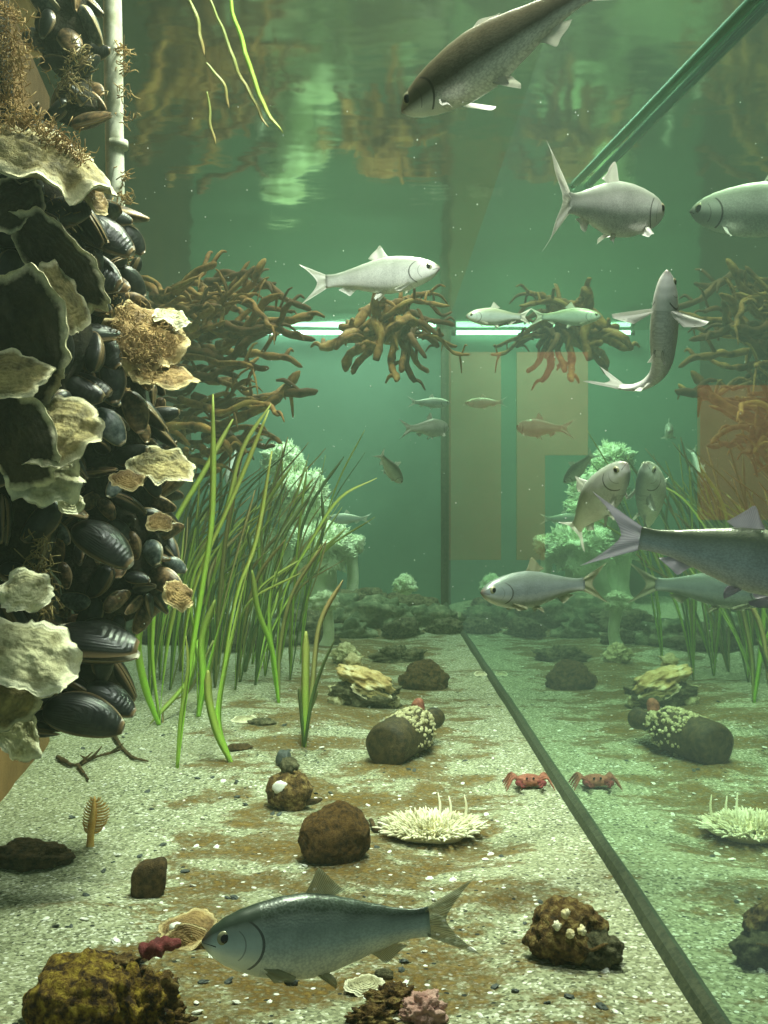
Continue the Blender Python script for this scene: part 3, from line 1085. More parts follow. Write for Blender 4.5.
# ------------------------------------------------------------------ oysters
def oyster_geom(seed, ruffle, k=7, dome=0.22, ell=1.25):
    nr_, na = 22, 72
    vs, fs, uv = [], [], []
    rnd = random.Random(seed)
    ph = rnd.uniform(0, 6)
    for side in (0, 1):
        for i in range(nr_ + 1):
            r = i / nr_
            for k_ in range(na):
                th = 2 * PI * k_ / na
                cs, sn = math.cos(th), math.sin(th)
                R = 1 + 0.20 * noise.noise(V((cs * 1.3, sn * 1.3, seed * 3.1))) + 0.12 * noise.noise(V((cs * 4, sn * 4, seed))) * r + 0.05 * noise.noise(V((cs * 11, sn * 11, seed)))
                ruf = ruffle * r ** 3 * (math.sin(k * th + ph) * 0.6 + 1.1 * noise.noise(V((cs * 3, sn * 3, seed + r * 0.7))))
                lay = 0.10 * noise.fractal(V((cs * r * 3.5, sn * r * 3.5, seed * 2)), 1, 2, 4) + 0.010 * math.sin(r * 22 + 2 * noise.noise(V((cs * 2, sn * 2, seed)))) * r
                z = dome * (1 - r * r) + ruf + lay * (1 - 0.3 * r)
                if side:
                    z = -dome * 0.6 * (1 - r * r) + ruf - 0.035 * (1 - r * 0.6) - 0.01
                vs.append(V((cs * r * R * ell, sn * r * R, z)))
                uv.append((r, th / 6.283))
    off = (nr_ + 1) * na
    for side in (0, 1):
        for i in range(nr_):
            for k_ in range(na):
                a = side * off + i * na + k_
                b_ = side * off + i * na + (k_ + 1) % na
                q = [a, b_, b_ + na, a + na]
                fs.append(q if side == 1 else q[::-1])
    for k_ in range(na):
        a, b_ = nr_ * na + k_, nr_ * na + (k_ + 1) % na
        fs.append([a, b_, off + b_, off + a])
    return vs, fs, uv


def put_oyster(px, py, d, rad, normal, spin, seed, mat, label, ruffle=0.18, k=7, dome=0.22, ell=1.25, loc=None, name='oyster'):
    c = loc if loc is not None else P(px, py, d)
    n = V(normal).normalized()
    x = V((1, 0, 0)); x = (x - n * x.dot(n)).normalized()
    y = n.cross(x)
    cs, sn = math.cos(spin), math.sin(spin)
    x, y = x * cs + y * sn, y * cs - x * sn
    vs, fs, uv = oyster_geom(seed, ruffle, k, dome, ell)
    vs = [c + (x * v.x + y * v.y + n * v.z) * rad for v in vs]
    o = mk('oyster' if name is None else name, vs, fs, M[mat], None, c, uvs=uv)
    tag(o, label, 'oyster')
    return o


OY = [
    (46, 160, 0.955, 0.048, (0.35, -0.55, 0.75), -0.6, 21, 'oyster_olive', 'shaggy beige oyster at the top of the nearer column', 0.2, 6, 0.3, 1.35),
    (90, 190, 0.98, 0.021, (0.8, -0.35, 0.5), -1.0, 22, 'oyster_brown', 'small pink brown oyster shell edge below the shaggy beige one', 0.12, 5, 0.25, 1.3),
    (14, 205, 0.95, 0.022, (0.2, -0.9, 0.3), 1.2, 33, 'oyster_dark', 'small dark oyster with curled pale lip below the shaggy beige oyster', 0.3, 4, 0.2, 1.3),
    (58, 262, 0.96, 0.030, (-0.2, -0.75, -0.5), -0.9, 23, 'oyster_dark', 'narrow dark oyster with bright slanting edge above the biggest dark oyster', 0.14, 5, 0.12, 1.7),
    (24, 345, 0.93, 0.047, (-0.25, -0.95, -0.45), 1.5, 24, 'oyster_dark', 'biggest dark oyster with thin cream rim at the edge of the photo', 0.14, 5, 0.12, 1.3),
    (62, 300, 0.95, 0.021, (0.6, -0.7, 0.2), -1.0, 34, 'oyster_olive', 'ruffled tan oyster strip over the corner of the biggest dark oyster', 0.3, 6, 0.15, 1.6),
    (6, 375, 0.90, 0.024, (0.1, -0.85, 0.55), 0.15, 25, 'oyster_olive', 'flat grey green oyster shelf jutting over the biggest dark oyster', 0.12, 4, 0.15, 1.6),
    (58, 430, 0.94, 0.034, (0.15, -0.75, 0.4), 0.9, 26, 'oyster_olive', 'brown oyster with bright white upper corner below the biggest dark oyster', 0.22, 6, 0.25, 1.15),
    (20, 440, 0.92, 0.032, (-0.1, -0.9, -0.4), 1.7, 35, 'oyster_dark', 'tall dark oyster curling beside the brown white cornered oyster', 0.2, 4, 0.15, 1.5),
    (44, 478, 0.95, 0.026, (0.25, -0.8, 0.45), 0.2, 27, 'oyster_pale', 'pale green frilled oyster under the brown white cornered one', 0.35, 7, 0.2, 1.25),
    (66, 495, 0.97, 0.013, (0.7, -0.7, 0.3), -0.8, 38, 'oyster_pale', 'small pale frill of shell hanging under the green frilled oyster', 0.35, 5, 0.2, 1.6),
    (26, 592, 0.96, 0.020, (0.3, -0.8, 0.4), 0.6, 28, 'oyster_pale', 'small cream oyster above the brightest pale oyster', 0.3, 5, 0.35, 1.2),
    (30, 655, 0.93, 0.035, (0.2, -0.75, 0.55), -0.5, 29, 'oyster_pale', 'brightest pale oyster standing out low on the nearer column', 0.25, 6, 0.25, 1.3),
    (8, 700, 0.94, 0.026, (0.0, -0.8, 0.4), 0.4, 30, 'oyster_olive', 'olive oyster under the brightest pale oyster', 0.25, 6, 0.25, 1.2),
    (17, 732, 0.95, 0.019, (0.5, -0.8, 0.1), -1.1, 31, 'oyster_pale', 'lowest curled pale oyster edge against the brown plank', 0.45, 4, 0.15, 1.5),
    (145, 338, 1.08, 0.041, (0.2, -0.8, 0.4), 0.1, 40, 'oyster_brown', 'large rusty brown oyster perched where the pole ends', 0.28, 6, 0.45, 1.05),
    (160, 374, 1.07, 0.026, (0.15, -0.55, 0.8), -0.3, 41, 'oyster_brown', 'amber oyster lip jutting from the underside of the rusty oyster', 0.16, 5, 0.25, 1.35),
    (172, 318, 1.08, 0.017, (0.4, -0.5, 0.75), 0.3, 42, 'oyster_pale', 'small white oyster shell on top of the rusty oyster', 0.25, 4, 0.3, 1.1),
    (163, 465, 1.10, 0.027, (0.1, -0.55, 0.6), -0.25, 43, 'oyster_olive', 'broad tan oyster fan jutting toward the eelgrass', 0.12, 6, 0.18, 1.25),
    (160, 522, 1.09, 0.011, (0.4, -0.7, 0.5), 0.4, 44, 'oyster_brown', 'tiny orange oyster shell between the fan and the white edged one', 0.2, 4, 0.3, 1.3),
    (178, 594, 1.12, 0.015, (0.5, -0.7, 0.4), -0.6, 45, 'oyster_brown', 'small rusty oyster with white edge low beside the eelgrass', 0.25, 5, 0.35, 1.2),
    (128, 480, 1.07, 0.013, (0.2, -0.7, 0.6), 0.0, 46, 'oyster_brown', 'small rust orange oyster in the middle of the mussel column', 0.2, 5, 0.35, 1.3),
]
for (px, py, d, rad, nrm, spin, seed, mat, lab, ruf, k, dome, ell) in OY:
    put_oyster(px, py, d, rad, nrm, spin, seed, mat, lab, ruf, k, dome, ell)

random.seed(5)
fuzz('hydroid_tuft', [(P(x, y, 0.97), 0.008, (0.5, -0.4, 0.8)) for x, y in ((-2, 10), (8, 18), (2, 45), (14, 55), (6, 75), (10, 95), (0, 100), (16, 60))],
     M['fuzz'], 60, 0.009, 0.0005, 'orange tan hydroid fuzz hanging in the top corner above the shaggy oyster')
fuzz('hydroid_tuft', [(P(x, y, 0.945), 0.005, (0.5, -0.3, 0.8)) for x, y in ((8, 122), (22, 120), (36, 124), (48, 133), (58, 143), (68, 150), (78, 158))],
     M['fuzz'], 50, 0.008, 0.0005, 'yellow hydroid fringe along the back of the shaggy oyster')
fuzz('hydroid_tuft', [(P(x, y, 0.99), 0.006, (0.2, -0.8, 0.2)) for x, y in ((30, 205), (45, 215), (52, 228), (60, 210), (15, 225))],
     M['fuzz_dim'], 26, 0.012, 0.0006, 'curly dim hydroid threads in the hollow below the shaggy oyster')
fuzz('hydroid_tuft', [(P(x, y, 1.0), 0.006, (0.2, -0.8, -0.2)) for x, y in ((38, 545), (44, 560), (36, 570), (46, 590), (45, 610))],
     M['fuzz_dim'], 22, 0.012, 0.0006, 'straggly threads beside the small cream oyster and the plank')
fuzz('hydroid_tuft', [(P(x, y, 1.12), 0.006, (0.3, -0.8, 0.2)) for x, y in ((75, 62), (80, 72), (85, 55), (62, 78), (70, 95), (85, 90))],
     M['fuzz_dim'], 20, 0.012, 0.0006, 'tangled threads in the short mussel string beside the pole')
fuzz('hydroid_tuft', [(P(x, y, 1.045), 0.008, (0.2, -0.9, 0.2)) for x, y in ((120, 315), (130, 330), (145, 325), (155, 345), (135, 355), (165, 340), (150, 365))],
     M['fuzz'], 45, 0.006, 0.0006, 'brown turf coating the rusty oyster where the pole ends')
# rope above the top corner fuzz
b = MB(); b.tube([P(-6, -80, 1.0), P(-2, 60, 1.0), P(2, 125, 1.0)], 0.012, 10, lump=0.5, lscale=60)
tag(b.build('hanging_rope', M['core'], None, P(-2, 60, 1.0)), 'rope under orange fuzz in the top corner', 'rope')

# ------------------------------------------------------------------ eelgrass
def ribbon(b, path, w, seed, tw=0.7):
    n = len(path)
    vs, uv = [], []
    for i in range(n):
        t = (path[min(i + 1, n - 1)] - path[max(i - 1, 0)]).normalized()
        f = i / (n - 1)
        an = seed + tw * f
        sd = V((math.cos(an), math.sin(an) * 0.7, 0.1)); sd = (sd - t * sd.dot(t)).normalized()
        nn = t.cross(sd)
        ww = w * (0.55 + 0.45 * min(1, f * 3)) * min(1.0, (1.02 - f) * 7) ** 0.7
        th = 0.0006
        for q in (sd * ww + nn * 0, nn * th, -sd * ww, -nn * th):
            vs.append(path[i] + q); uv.append((0.5, f))
    fs = [[i * 4 + k, i * 4 + (k + 1) % 4, i * 4 + 4 + (k + 1) % 4, i * 4 + 4 + k] for i in range(n - 1) for k in range(4)]
    fs += [[3, 2, 1, 0], [(n - 1) * 4 + k for k in range(4)]]
    k0 = len(b.v)
    b.add(vs, fs)
    return uv


def shoot(base_px, leaves, label, group=None, dbase=None):
    """leaves: (material, half-width, depth drift, [pixels from base upward])"""
    base = on_sand(*base_px)
    base.z -= 0.004
    root = thing('eelgrass_shoot', base, label, 'eelgrass', group)
    for k, (mat, wd, drift, pts) in enumerate(leaves):
        n = len(pts)
        path = [base.copy()] + [P(x, y, base.y + drift * (i + 1) / n) for i, (x, y) in enumerate(pts)]
        b = MB()
        uv = ribbon(b, smooth_path(path, 26), wd, k * 0.9 + base.x * 30)
        mk('leaf', b.v, b.f, M[mat], root, base, uvs=uv)
    return root


shoot((177, 768), [('leaf', .0045, -.02, [(181, 720), (188, 670), (186, 636)]),
                   ('leaf', .005, .0, [(182, 690), (184, 640), (198, 577), (238, 485), (269, 410)]),
                   ('leaf_bright', .0042, -.02, [(186, 690), (200, 600), (212, 515), (213, 394)])],
      'tall eelgrass shoot rooted nearest the lowest mussel clump')
shoot((232, 762), [('leaf', .0055, .0, [(218, 735), (209, 700), (208, 670)]),
                   ('leaf_bright', .006, .03, [(219, 728), (221, 690), (236, 620), (250, 560)]),
                   ('leaf', .0045, .05, [(218, 720), (226, 650), (238, 590), (256, 540), (272, 451)])],
      'curved eelgrass shoot with pale bent base in open sand')
shoot((304, 747), [('leaf', .006, .0, [(305, 700), (306, 631)]),
                   ('leaf_dark', .0035, -.03, [(312, 700), (322, 668), (335, 639)]),
                   ('leaf_dark', .0035, -.03, [(310, 715), (318, 690)]),
                   ('leaf_dark', .003, -.02, [(301, 710), (299, 688)]),
                   ('leaf_brown', .004, .05, [(312, 690), (320, 624), (343, 580)])],
      'short separate eelgrass shoot before the pale oyster')
shoot((279, 703), [('leaf_bright', .005, .0, [(273, 660), (270, 600), (287, 543)]),
                   ('leaf', .005, .1, [(276, 670), (283, 597), (310, 543), (340, 498), (377, 478)]),
                   ('leaf_bright', .005, -.05, [(272, 650), (258, 610), (252, 570)]),
                   ('leaf_brown', .004, .05, [(280, 650), (293, 593), (326, 541)])],
      'eelgrass shoot with one long blade arching to the small diving fish')
shoot((198, 717), [('leaf_bright', .0065, .0, [(203, 680), (202, 640), (215, 600)]),
                   ('leaf_bright', .005, -.02, [(208, 670), (224, 610), (249, 526)]),
                   ('leaf', .005, .05, [(196, 650), (191, 583), (222, 522), (242, 450), (271, 404)])],
      'bright broad leaved eelgrass shoot in the middle of the bed')
shoot((160, 725), [('leaf_bright', .0075, .0, [(162, 690), (168, 640), (176, 600)]),
                   ('leaf', .005, .1, [(152, 640), (166, 543), (205, 470), (233, 419)]),
                   ('leaf_bright', .006, -.1, [(146, 690), (138, 650), (141, 620)])],
      'eelgrass shoot half hidden behind the mussels with slanting blades')
shoot((205, 700), [('leaf_bright', .004, -.15, [(200, 640), (188, 680), (150, 724)]),
                   ('leaf_brown', .003, -.15, [(215, 640), (190, 690), (165, 705), (164, 735)]),
                   ('leaf_brown', .004, .1, [(220, 620), (235, 560), (255, 490)])],
      'eelgrass shoot with blades drooping back onto the sand')
random.seed(21)
bed = [(150, 700), (170, 690), (190, 690), (215, 688), (235, 690), (255, 685), (225, 675), (245, 672), (265, 676), (290, 680), (205, 668), (180, 672), (300, 664), (160, 680), (200, 680), (240, 682), (278, 670), (218, 664), (190, 660), (252, 664)]
for i, (bx, by) in enumerate(bed):
    lv = []
    for k in range(6):
        lean = random.uniform(10, 85)
        hgt = random.uniform(110, 235)
        bw = random.uniform(-15, 25)
        lv.append((random.choice(['leaf_dark', 'leaf_brown', 'leaf', 'leaf', 'leaf_dark']), random.uniform(.0024, .0044), random.uniform(-.15, .25),
                   [(bx + lean * .2 - bw * .5, by - hgt * .4), (bx + lean * .55 - bw, by - hgt * .75), (bx + lean, by - hgt)]))
    shoot((bx, by), lv, 'olive eelgrass shoot deep in the dense bed behind the mussels', 'eelgrass shoots in the dense bed')

# ------------------------------------------------------------------ hanging kelp clumps
def kelp(name, centre, branches, label, seed, mat='kelp'):
    random.seed(seed)
    root = thing(name, centre, label, 'seaweed')
    for k, (pts, r0) in enumerate(branches):
        b = MB()
        path = smooth_path(pts, 20)
        path = [q + noise.noise_vector(q * 14 + V((seed, k, 0))) * 0.018 for q in path]
        rr = [r0 * (1.0 - 0.35 * i / 19) * (1 + 0.3 * noise.noise(q * 50)) for i, q in enumerate(path)]
        rr[-1] *= .25; rr[-2] *= .8; path[-1] = path[-2].lerp(path[-1], .5)
        b.tube(path, rr, 9, lump=0.4, lscale=60)
        for s_ in range(random.randint(1, 3)):       # short side twigs belong to the branch
            i = random.randint(8, 18)
            dv = V((random.gauss(0, 1), random.gauss(0, 1), random.gauss(0, .8))).normalized() * random.uniform(.03, .07)
            b.tube(smooth_path([path[i], path[i] + dv * .6 + V((0, 0, .01)), path[i] + dv], 6), [rr[i] * .7, rr[i] * .6, rr[i] * .6, rr[i] * .5, rr[i] * .4, rr[i] * .25], 6)
        b.build('branch', M[mat if random.random() < .75 else 'kelp_red'], root, centre)
    return root


random.seed(8)
br = []
for k in range(64):
    y0 = random.uniform(265, 470)
    d0 = random.uniform(2.3, 2.75)
    x0 = random.uniform(125, 220)
    ln = random.uniform(50, 110) * (1.0 if y0 < 420 else 0.7)
    sl = random.uniform(-0.6, 0.35)
    br.append(([P(x0, y0, d0), P(x0 + ln * .35, y0 + random.uniform(-12, 18), d0 - .1), P(x0 + ln * .7, y0 + ln * sl * .4, d0 - .15), P(x0 + ln, y0 + ln * sl + random.uniform(-8, 8), d0 - .2 + random.uniform(-.1, .1))], random.uniform(.0055, .0115)))
br.append(([P(215, 345, 2.4), P(250, 335, 2.35), P(285, 320, 2.3), P(316, 312, 2.3)], .013))
br.append(([P(190, 400, 2.4), P(240, 405, 2.35), P(285, 395, 2.3), P(320, 388, 2.3)], .013))
br.append(([P(190, 420, 2.4), P(230, 425, 2.35), P(270, 395, 2.3), P(300, 372, 2.3)], .012))
br.append(([P(200, 290, 2.4), P(230, 300, 2.35), P(255, 285, 2.3), P(265, 258, 2.3)], .010))
kelp('kelp_holdfast', P(215, 370, 2.45), br, 'tangled brown kelp holdfast behind the eelgrass tips beside the mussels', 8)
br = []
c0 = P(395, 325, 2.7)
tipsR = [(318, 345, .017), (345, 372, .015), (338, 330, .014), (330, 352, .013), (352, 378, .012), (455, 325, .008), (460, 345, .007), (440, 350, .010), (428, 375, .009), (410, 385, .011), (392, 382, .011), (376, 360, .013),
         (450, 300, .008), (430, 292, .009), (410, 296, .010), (385, 300, .012), (360, 312, .013), (445, 335, .009), (425, 360, .009), (365, 345, .012), (400, 372, .010), (415, 345, .013), (455, 312, .006), (468, 352, .006)]
for k, (tx, ty, r0) in enumerate(tipsR):
    d1 = 2.7 + random.uniform(-.16, .16)
    s0 = P(395 + random.uniform(-25, 25), 322 + random.uniform(-16, 14), 2.7 + random.uniform(-.05, .05))
    e = P(tx, ty, d1)
    m1 = s0.lerp(e, .4) + V((0, random.uniform(-.05, .05), random.uniform(.0, .035)))
    m2 = s0.lerp(e, .75) + V((0, random.uniform(-.04, .04), random.uniform(-.01, .02)))
    br.append(([s0, m1, m2, e], r0))
kelp('kelp_holdfast', P(395, 325, 2.7), br, 'separate brown kelp clump hanging under the pale silver fish', 9)

# thin strands standing in for eelgrass reflections in the surface
random.seed(31)
root = None
for lab, pts, mat, wd in (
        ('longest yellow green strand standing in for eelgrass reflected in the water surface', [(226, -14), (243, 45), (258, 92), (282, 134)], 'leaf', .0032),
        ('yellow green strand standing in for an eelgrass reflection, ending just short of the longest one', [(205, -14), (226, 40), (240, 75), (258, 108), (268, 128)], 'leaf_brown', .0026),
        ('brown strand standing in for an eelgrass reflection nearest the white pole', [(186, -14), (196, 15), (201, 38), (206, 54)], 'leaf_brown', .0026),
        ('short brown strand standing in for an eelgrass reflection, hooked at its lower end', [(208, 62), (222, 84), (229, 108)], 'leaf_brown', .0022),
        ('thin brown strand standing in for an eelgrass reflection toward the kelp holdfast', [(206, 92), (210, 120), (215, 145)], 'leaf_brown', .002)):
    pts = [P(x, y, 1.34) for x, y in pts]
    r_ = thing('reflection_strand', pts[0], lab, 'seaweed')
    b = MB(); uv = ribbon(b, [q + noise.noise_vector(q * 40) * .004 for q in smooth_path(pts, 22)], wd, 0.2)
    mk('blade', b.v, b.f, M[mat], r_, pts[0], uvs=uv)

# ------------------------------------------------------------------ plumose anemones and stones at the back
def plumose(px, py, d, r, label, seed, squash=0.85):
    random.seed(seed)
    c = P(px, py, d)
    root = thing('plumose_anemone', c, label, 'anemone', None)
    b = MB()
    b.ico(c, r * .72, 4, 0.45, 1.8, seed, scale=(1, .9, squash))
    nt = 1500
    for k in range(nt):
        z = random.uniform(-.75, 1)
        an = random.uniform(0, 2 * PI)
        q = math.sqrt(max(0, 1 - z * z))
        dv = V((q * math.cos(an), q * math.sin(an), z))
        n0 = 1 + .45 * noise.fractal(dv * 1.8 + V((seed, seed * 1.7, -seed)), 1, 2, 4)
        s0 = c + V((dv.x, dv.y * .9, dv.z * squash)) * r * .70 * n0
        L = r * random.uniform(.06, .17)
        dv2 = (dv + V((random.gauss(0, .3), random.gauss(0, .3), random.gauss(0, .3)))).normalized()
        b.tube([s0, s0 + dv2 * L * .6, s0 + dv2 * L], [r * .022, r * .018, r * .008], 3)
    b.build('tentacle_crown', M['anemone'], root, c)
    st = MB()
    zf = sand_h(c.x, c.y)
    st.tube(smooth_path([V((c.x, c.y, zf - .01)), V((c.x + .01, c.y, (zf + c.z) / 2 - .02)), c], 10), [r * .5, r * .42, r * .36, r * .33, r * .32, r * .32, r * .33, r * .36, r * .4, r * .45], 12, lump=.2, lscale=15)
    st.build('column', M['anemone'], root, c)
    return root


plumose(300, 497, 4.0, .135, 'tall pale green plumose anemone behind the eelgrass tips', 1)
plumose(322, 548, 3.85, .14, 'broad pale green plumose anemone in the middle of the far cluster', 2)
plumose(284, 462, 4.03, .10, 'upper plumose anemone of the far pale cluster', 3)
plumose(350, 545, 3.95, .062, 'smaller plumose anemone at the open water side of the far cluster', 4)
plumose(325, 602, 2.95, .045, 'little white plumose anemone low before the far stones', 5, .75)
plumose(405, 585, 4.0, .05, 'small dim plumose anemone beside the dark corner joint', 6)
plumose(272, 545, 4.02, .09, 'half hidden plumose anemone behind the eelgrass', 7)

random.seed(77)
RK = [(335, 618, 30, 'rock_green'), (362, 612, 26, 'rock_dark'), (385, 622, 30, 'rock_green'), (410, 618, 26, 'rock_dark'), (430, 622, 22, 'rock_green'), (445, 630, 15, 'rock_dark'),
      (300, 628, 26, 'rock_dark'), (270, 640, 26, 'rock_green'), (240, 645, 26, 'rock_dark'), (205, 640, 30, 'rock_green'), (320, 640, 15, 'rock_dark'), (350, 634, 18, 'rock_green'), (400, 632, 17, 'rock_dark'), (170, 640, 32, 'rock_dark')]
for i, (px, py, rp, mt) in enumerate(RK):
    base = on_sand(px, py + 3)
    r = rp / F * base.y
    b = MB()
    b.ico(base + V((0, 0, r * .28)), r, 4, .5, 1.6, 10 + i * 3.3, scale=(1.15, .8, .62), oct_=5)
    o = b.build('stone', M[mt], None, base)
    tag(o, 'rough weedy stone in the row along the foot of the back wall', 'stone', 'stones along the back wall')

# ------------------------------------------------------------------ things on the sand
def stone(name, px, py, rp, scale, seed, mat, label, cat='stone', amp=.25, nsc=1.3, lift=.45, rotz=0, sub=5, kind=None):
    base = on_sand(px, py)
    r = rp / F * base.y
    b = MB()
    b.ico(base + V((0, 0, r * scale[2] * lift)), r, sub, amp, nsc, seed, scale=scale, rot=Matrix.Rotation(rotz, 3, 'Z'), oct_=5)
    o = b.build(name, M[mat], None, base)
    tag(o, label, cat)
    return o, base, r


# foreground yellow sponge
root = thing('yellow_sponge', on_sand(102, 1030), 'big mottled yellow and brown sponge in the front corner', 'sponge')
base = root.location.copy()
b = MB()
b.ico(base + V((-.012, 0, .019)), .041, 5, .15, 2.0, 3.3, scale=(1.0, .85, .80), oct_=6)
b.ico(base + V((.022, -.002, .014)), .026, 5, .45, 2.6, 7.1, scale=(1.0, .85, .95), oct_=6)
b.build('body', M['sponge_yellow'], root, base)
b = MB()
b.ico(base + V((.030, .006, .022)), .017, 4, .6, 3.0, 5.5, scale=(1.1, .8, .9), oct_=6)
b.ico(base + V((.046, .000, .006)), .012, 4, .7, 3.0, 2.5, scale=(1.2, .8, .7), oct_=6)
b.ico(base + V((.006, .010, .040)), .014, 4, .6, 3.0, 9.5, scale=(1.3, .8, .5), oct_=6)
b.build('crust', M['crust'], root, base)
for k, (px, py) in enumerate([(70, 985), (85, 1000), (60, 1010), (100, 990), (112, 1008), (90, 975)]):
    pass

p0 = P(140, 955, .79); p1 = P(181, 943, .80)
b = MB()
b.tube(smooth_path([p0, p0.lerp(p1, .5) + V((0, 0, .002)), p1], 16), [.0055 * (0.6 + .5 * math.sin(PI * min(1, (i + 1.5) / 14))) for i in range(16)], 14, lump=.9, lscale=220)
o = b.build('red_sponge', M['red'], None, p0)
tag(o, 'finger of red sponge between yellow sponge and the fish snout', 'sponge')

# open shell under the fish snout
base = on_sand(188, 946)
root = thing('scallop_shell', base, 'half shell lying hollow side up under the snout of the lowest fish', 'shell')
vs, fs, uv = oyster_geom(61, .06, 5, -.30, 1.25)
n_ = V((-.1, -.45, .9)).normalized()
x_ = V((.95, .1, .0)); x_ = (x_ - n_ * x_.dot(n_)).normalized(); y_ = n_.cross(x_)
mk('lower_valve', [base + V((0, 0.006, .012)) + (x_ * v.x + y_ * v.y + n_ * v.z) * .0205 for v in vs], fs, M['oyster_brown'], root, base, uvs=uv)
b = MB(); b.ico(base + V((-.010, .003, .0145)), .0055, 3, .2, 2, 1, scale=(1.2, 1, .7))
b.build('pearly_spot', M['shell_white'], root, base)
n2 = V((.35, -.9, .3)).normalized(); x2 = V((1, .1, -.35)); x2 = (x2 - n2 * x2.dot(n2)).normalized(); y2 = n2.cross(x2)
vs, fs, uv = oyster_geom(62, .08, 4, .2, 2.0)
mk('upper_valve', [base + V((.004, -.006, .008)) + (x2 * v.x + y2 * v.y + n2 * v.z) * .0105 for v in vs], fs, M['oyster_brown'], root, base, uvs=uv)

base = on_sand(149, 895)
bm = bmesh.new(); bmesh.ops.create_icosphere(bm, subdivisions=5, radius=1.0)
bv = []
for v in bm.verts:
    p = v.co.copy()
    p = V([math.copysign(abs(c) ** .55, c) for c in p])
    p *= 1 + .10 * noise.fractal(p * 1.1 + V((4, 2, 7)), 1, 2, 5)
    tz = (p.z + 1) / 2
    p = V((p.x * (.82 + .0 * tz) + .22 * tz - .1, p.y * .8, p.z + .16 * p.x * tz))
    bv.append(base + V((p.x * .0195, p.y * .018, (p.z + .82) * .0185)))
bf = [[v.index for v in f.verts] for f in bm.faces]; bm.free()
tag(mk('stone', bv, bf, M['rock_brown'], None, base), 'blocky tapered brown stone standing alone on the grey sand', 'stone')
stone('stone', 30, 862, 34, (1.1, .8, .42), 8.2, 'rock_brown', 'flat dark brown stone half sunk at the edge of the sand', amp=.3, nsc=1.2, lift=.45)
stone('round_sponge', 335, 858, 36, (1.0, .85, .86), 2.2, 'sponge_brown', 'round furry brown sponge above the fins of the lowest fish', 'sponge', amp=.16, nsc=1.2, lift=.72)
stone('mound', 423, 688, 22, (1.0, .8, .75), 6.1, 'rock_brown', 'low dark brown mound behind the encrusted bottle', 'mound', amp=.3, nsc=1.4, lift=.5)
stone('weedy_stone', 398, 662, 17, (1.3, .8, .6), 3.9, 'rock_dark', 'small dark weedy lump furthest behind the pale oyster', 'stone', amp=.6, nsc=2.0, lift=.4)
stone('weedy_stone', 345, 662, 11, (1.1, .8, .8), 5.9, 'barnacle', 'small pale pointed lump leaning on the back of the pale oyster', 'stone', amp=.5, nsc=1.6, lift=.8)

# whelk shell with cap
base = on_sand(289, 808)
root = thing('whelk_shell', base, 'round whelk shell with white scar and a dark cap on top', 'shell')
r = 23 / F * base.y
b = MB()
b.ico(base + V((0, 0, r * .72)), r, 5, .14, 1.6, 1.9, scale=(1, .9, .92), oct_=5)
sp = []
for i in range(40):
    f = i / 39
    an = f * 2.3 * 2 * PI
    rad = r * (.8 - .72 * f)
    sp.append(base + V((.25 * r * f + rad * math.cos(an) * .8, -r * .35 + rad * math.sin(an) * .35, r * .9 + r * .75 * f + rad * .2 * math.sin(an))))
b.tube(sp, [r * (.26 - .2 * i / 39) for i in range(40)], 8)
b.build('shell_whorls', M['crust'], root, base)
b = MB(); b.ico(base + V((-r * .32, -r * .72, r * 1.08)), r * .32, 3, .25, 2, 4, scale=(1.0, .45, .9))
b.build('white_scar', M['shell_white'], root, base)
b = MB(); b.ico(base + V((0, 0, r * 1.85)), r * .42, 4, .25, 2, 8, scale=(.95, .8, .9))
b.build('cap', M['rock_dark'], root, base)
b = MB(); b.tube(smooth_path([base + V((r * .6, 0, r * .25)), base + V((r * 1.1, -.002, r * .3)), base + V((r * 1.45, -.003, r * .42))], 8), [r * .16, r * .16, r * .15, r * .14, r * .13, r * .11, r * .09, r * .05], 8)
b.build('siphon_tip', M['rock_brown'], root, base)

# white anemone on the sand
base = on_sand(432, 838)
root = thing('sand_anemone', base, 'wide white anemone spread flat on the sand with many tentacles', 'anemone')
random.seed(14)
b = MB()
b.ico(base + V((0, .008, .004)), .040, 4, .15, 1.5, 2, scale=(1, .80, .17), oct_=3)
b.build('oral_disc', M['anemone_disc'], root, base)
b = MB()
for k in range(620):
    f = math.sqrt(random.uniform(.05, 1))
    an = random.uniform(0, 2 * PI)
    q = base + V((f * .042 * math.cos(an), .008 + f * .034 * math.sin(an), .008 * (1 - f * .7) + .004))
    o_ = V((math.cos(an) * f, math.sin(an) * f, .55 + .6 * (1 - f))).normalized()
    o_ = (o_ + V((random.gauss(0, .25), random.gauss(0, .25), random.gauss(0, .15)))).normalized()
    L = random.uniform(.009, .017)
    b.tube(smooth_path([q, q + o_ * L * .55, q + o_ * L + V((0, 0, -.002))], 5), [.0012, .0012, .0011, .0009, .0004], 5)
for px, py in ((437, 797), (446, 800), (459, 799)):
    e = P(px, py, base.y + .03)
    s0 = base + V((e.x - base.x, .025, .01))
    b.tube(smooth_path([s0, s0.lerp(e, .5) + V((.002, 0, 0)), e], 6), [.0018, .0016, .0014, .0012, .0009, .0004], 5)
b.build('tentacles', M['anemone_white'], root, base)['kind'] = 'stuff'

root.scale = (1.2, 1.2, 1.1)
b = MB()
pts = [on_sand(*q) + V((0, 0, .004)) for q in ((371, 824), (376, 833), (381, 829), (379, 823), (384, 832), (392, 836), (400, 838))]
b.tube(smooth_path(pts, 40), [.0028 * (1 - .5 * i / 39) for i in range(40)], 7, lump=.3, lscale=150)
tag(b.build('coiled_worm', M['rock_brown'], None, pts[0]), 'thin brown coiled worm at the edge of the white anemone', 'worm')

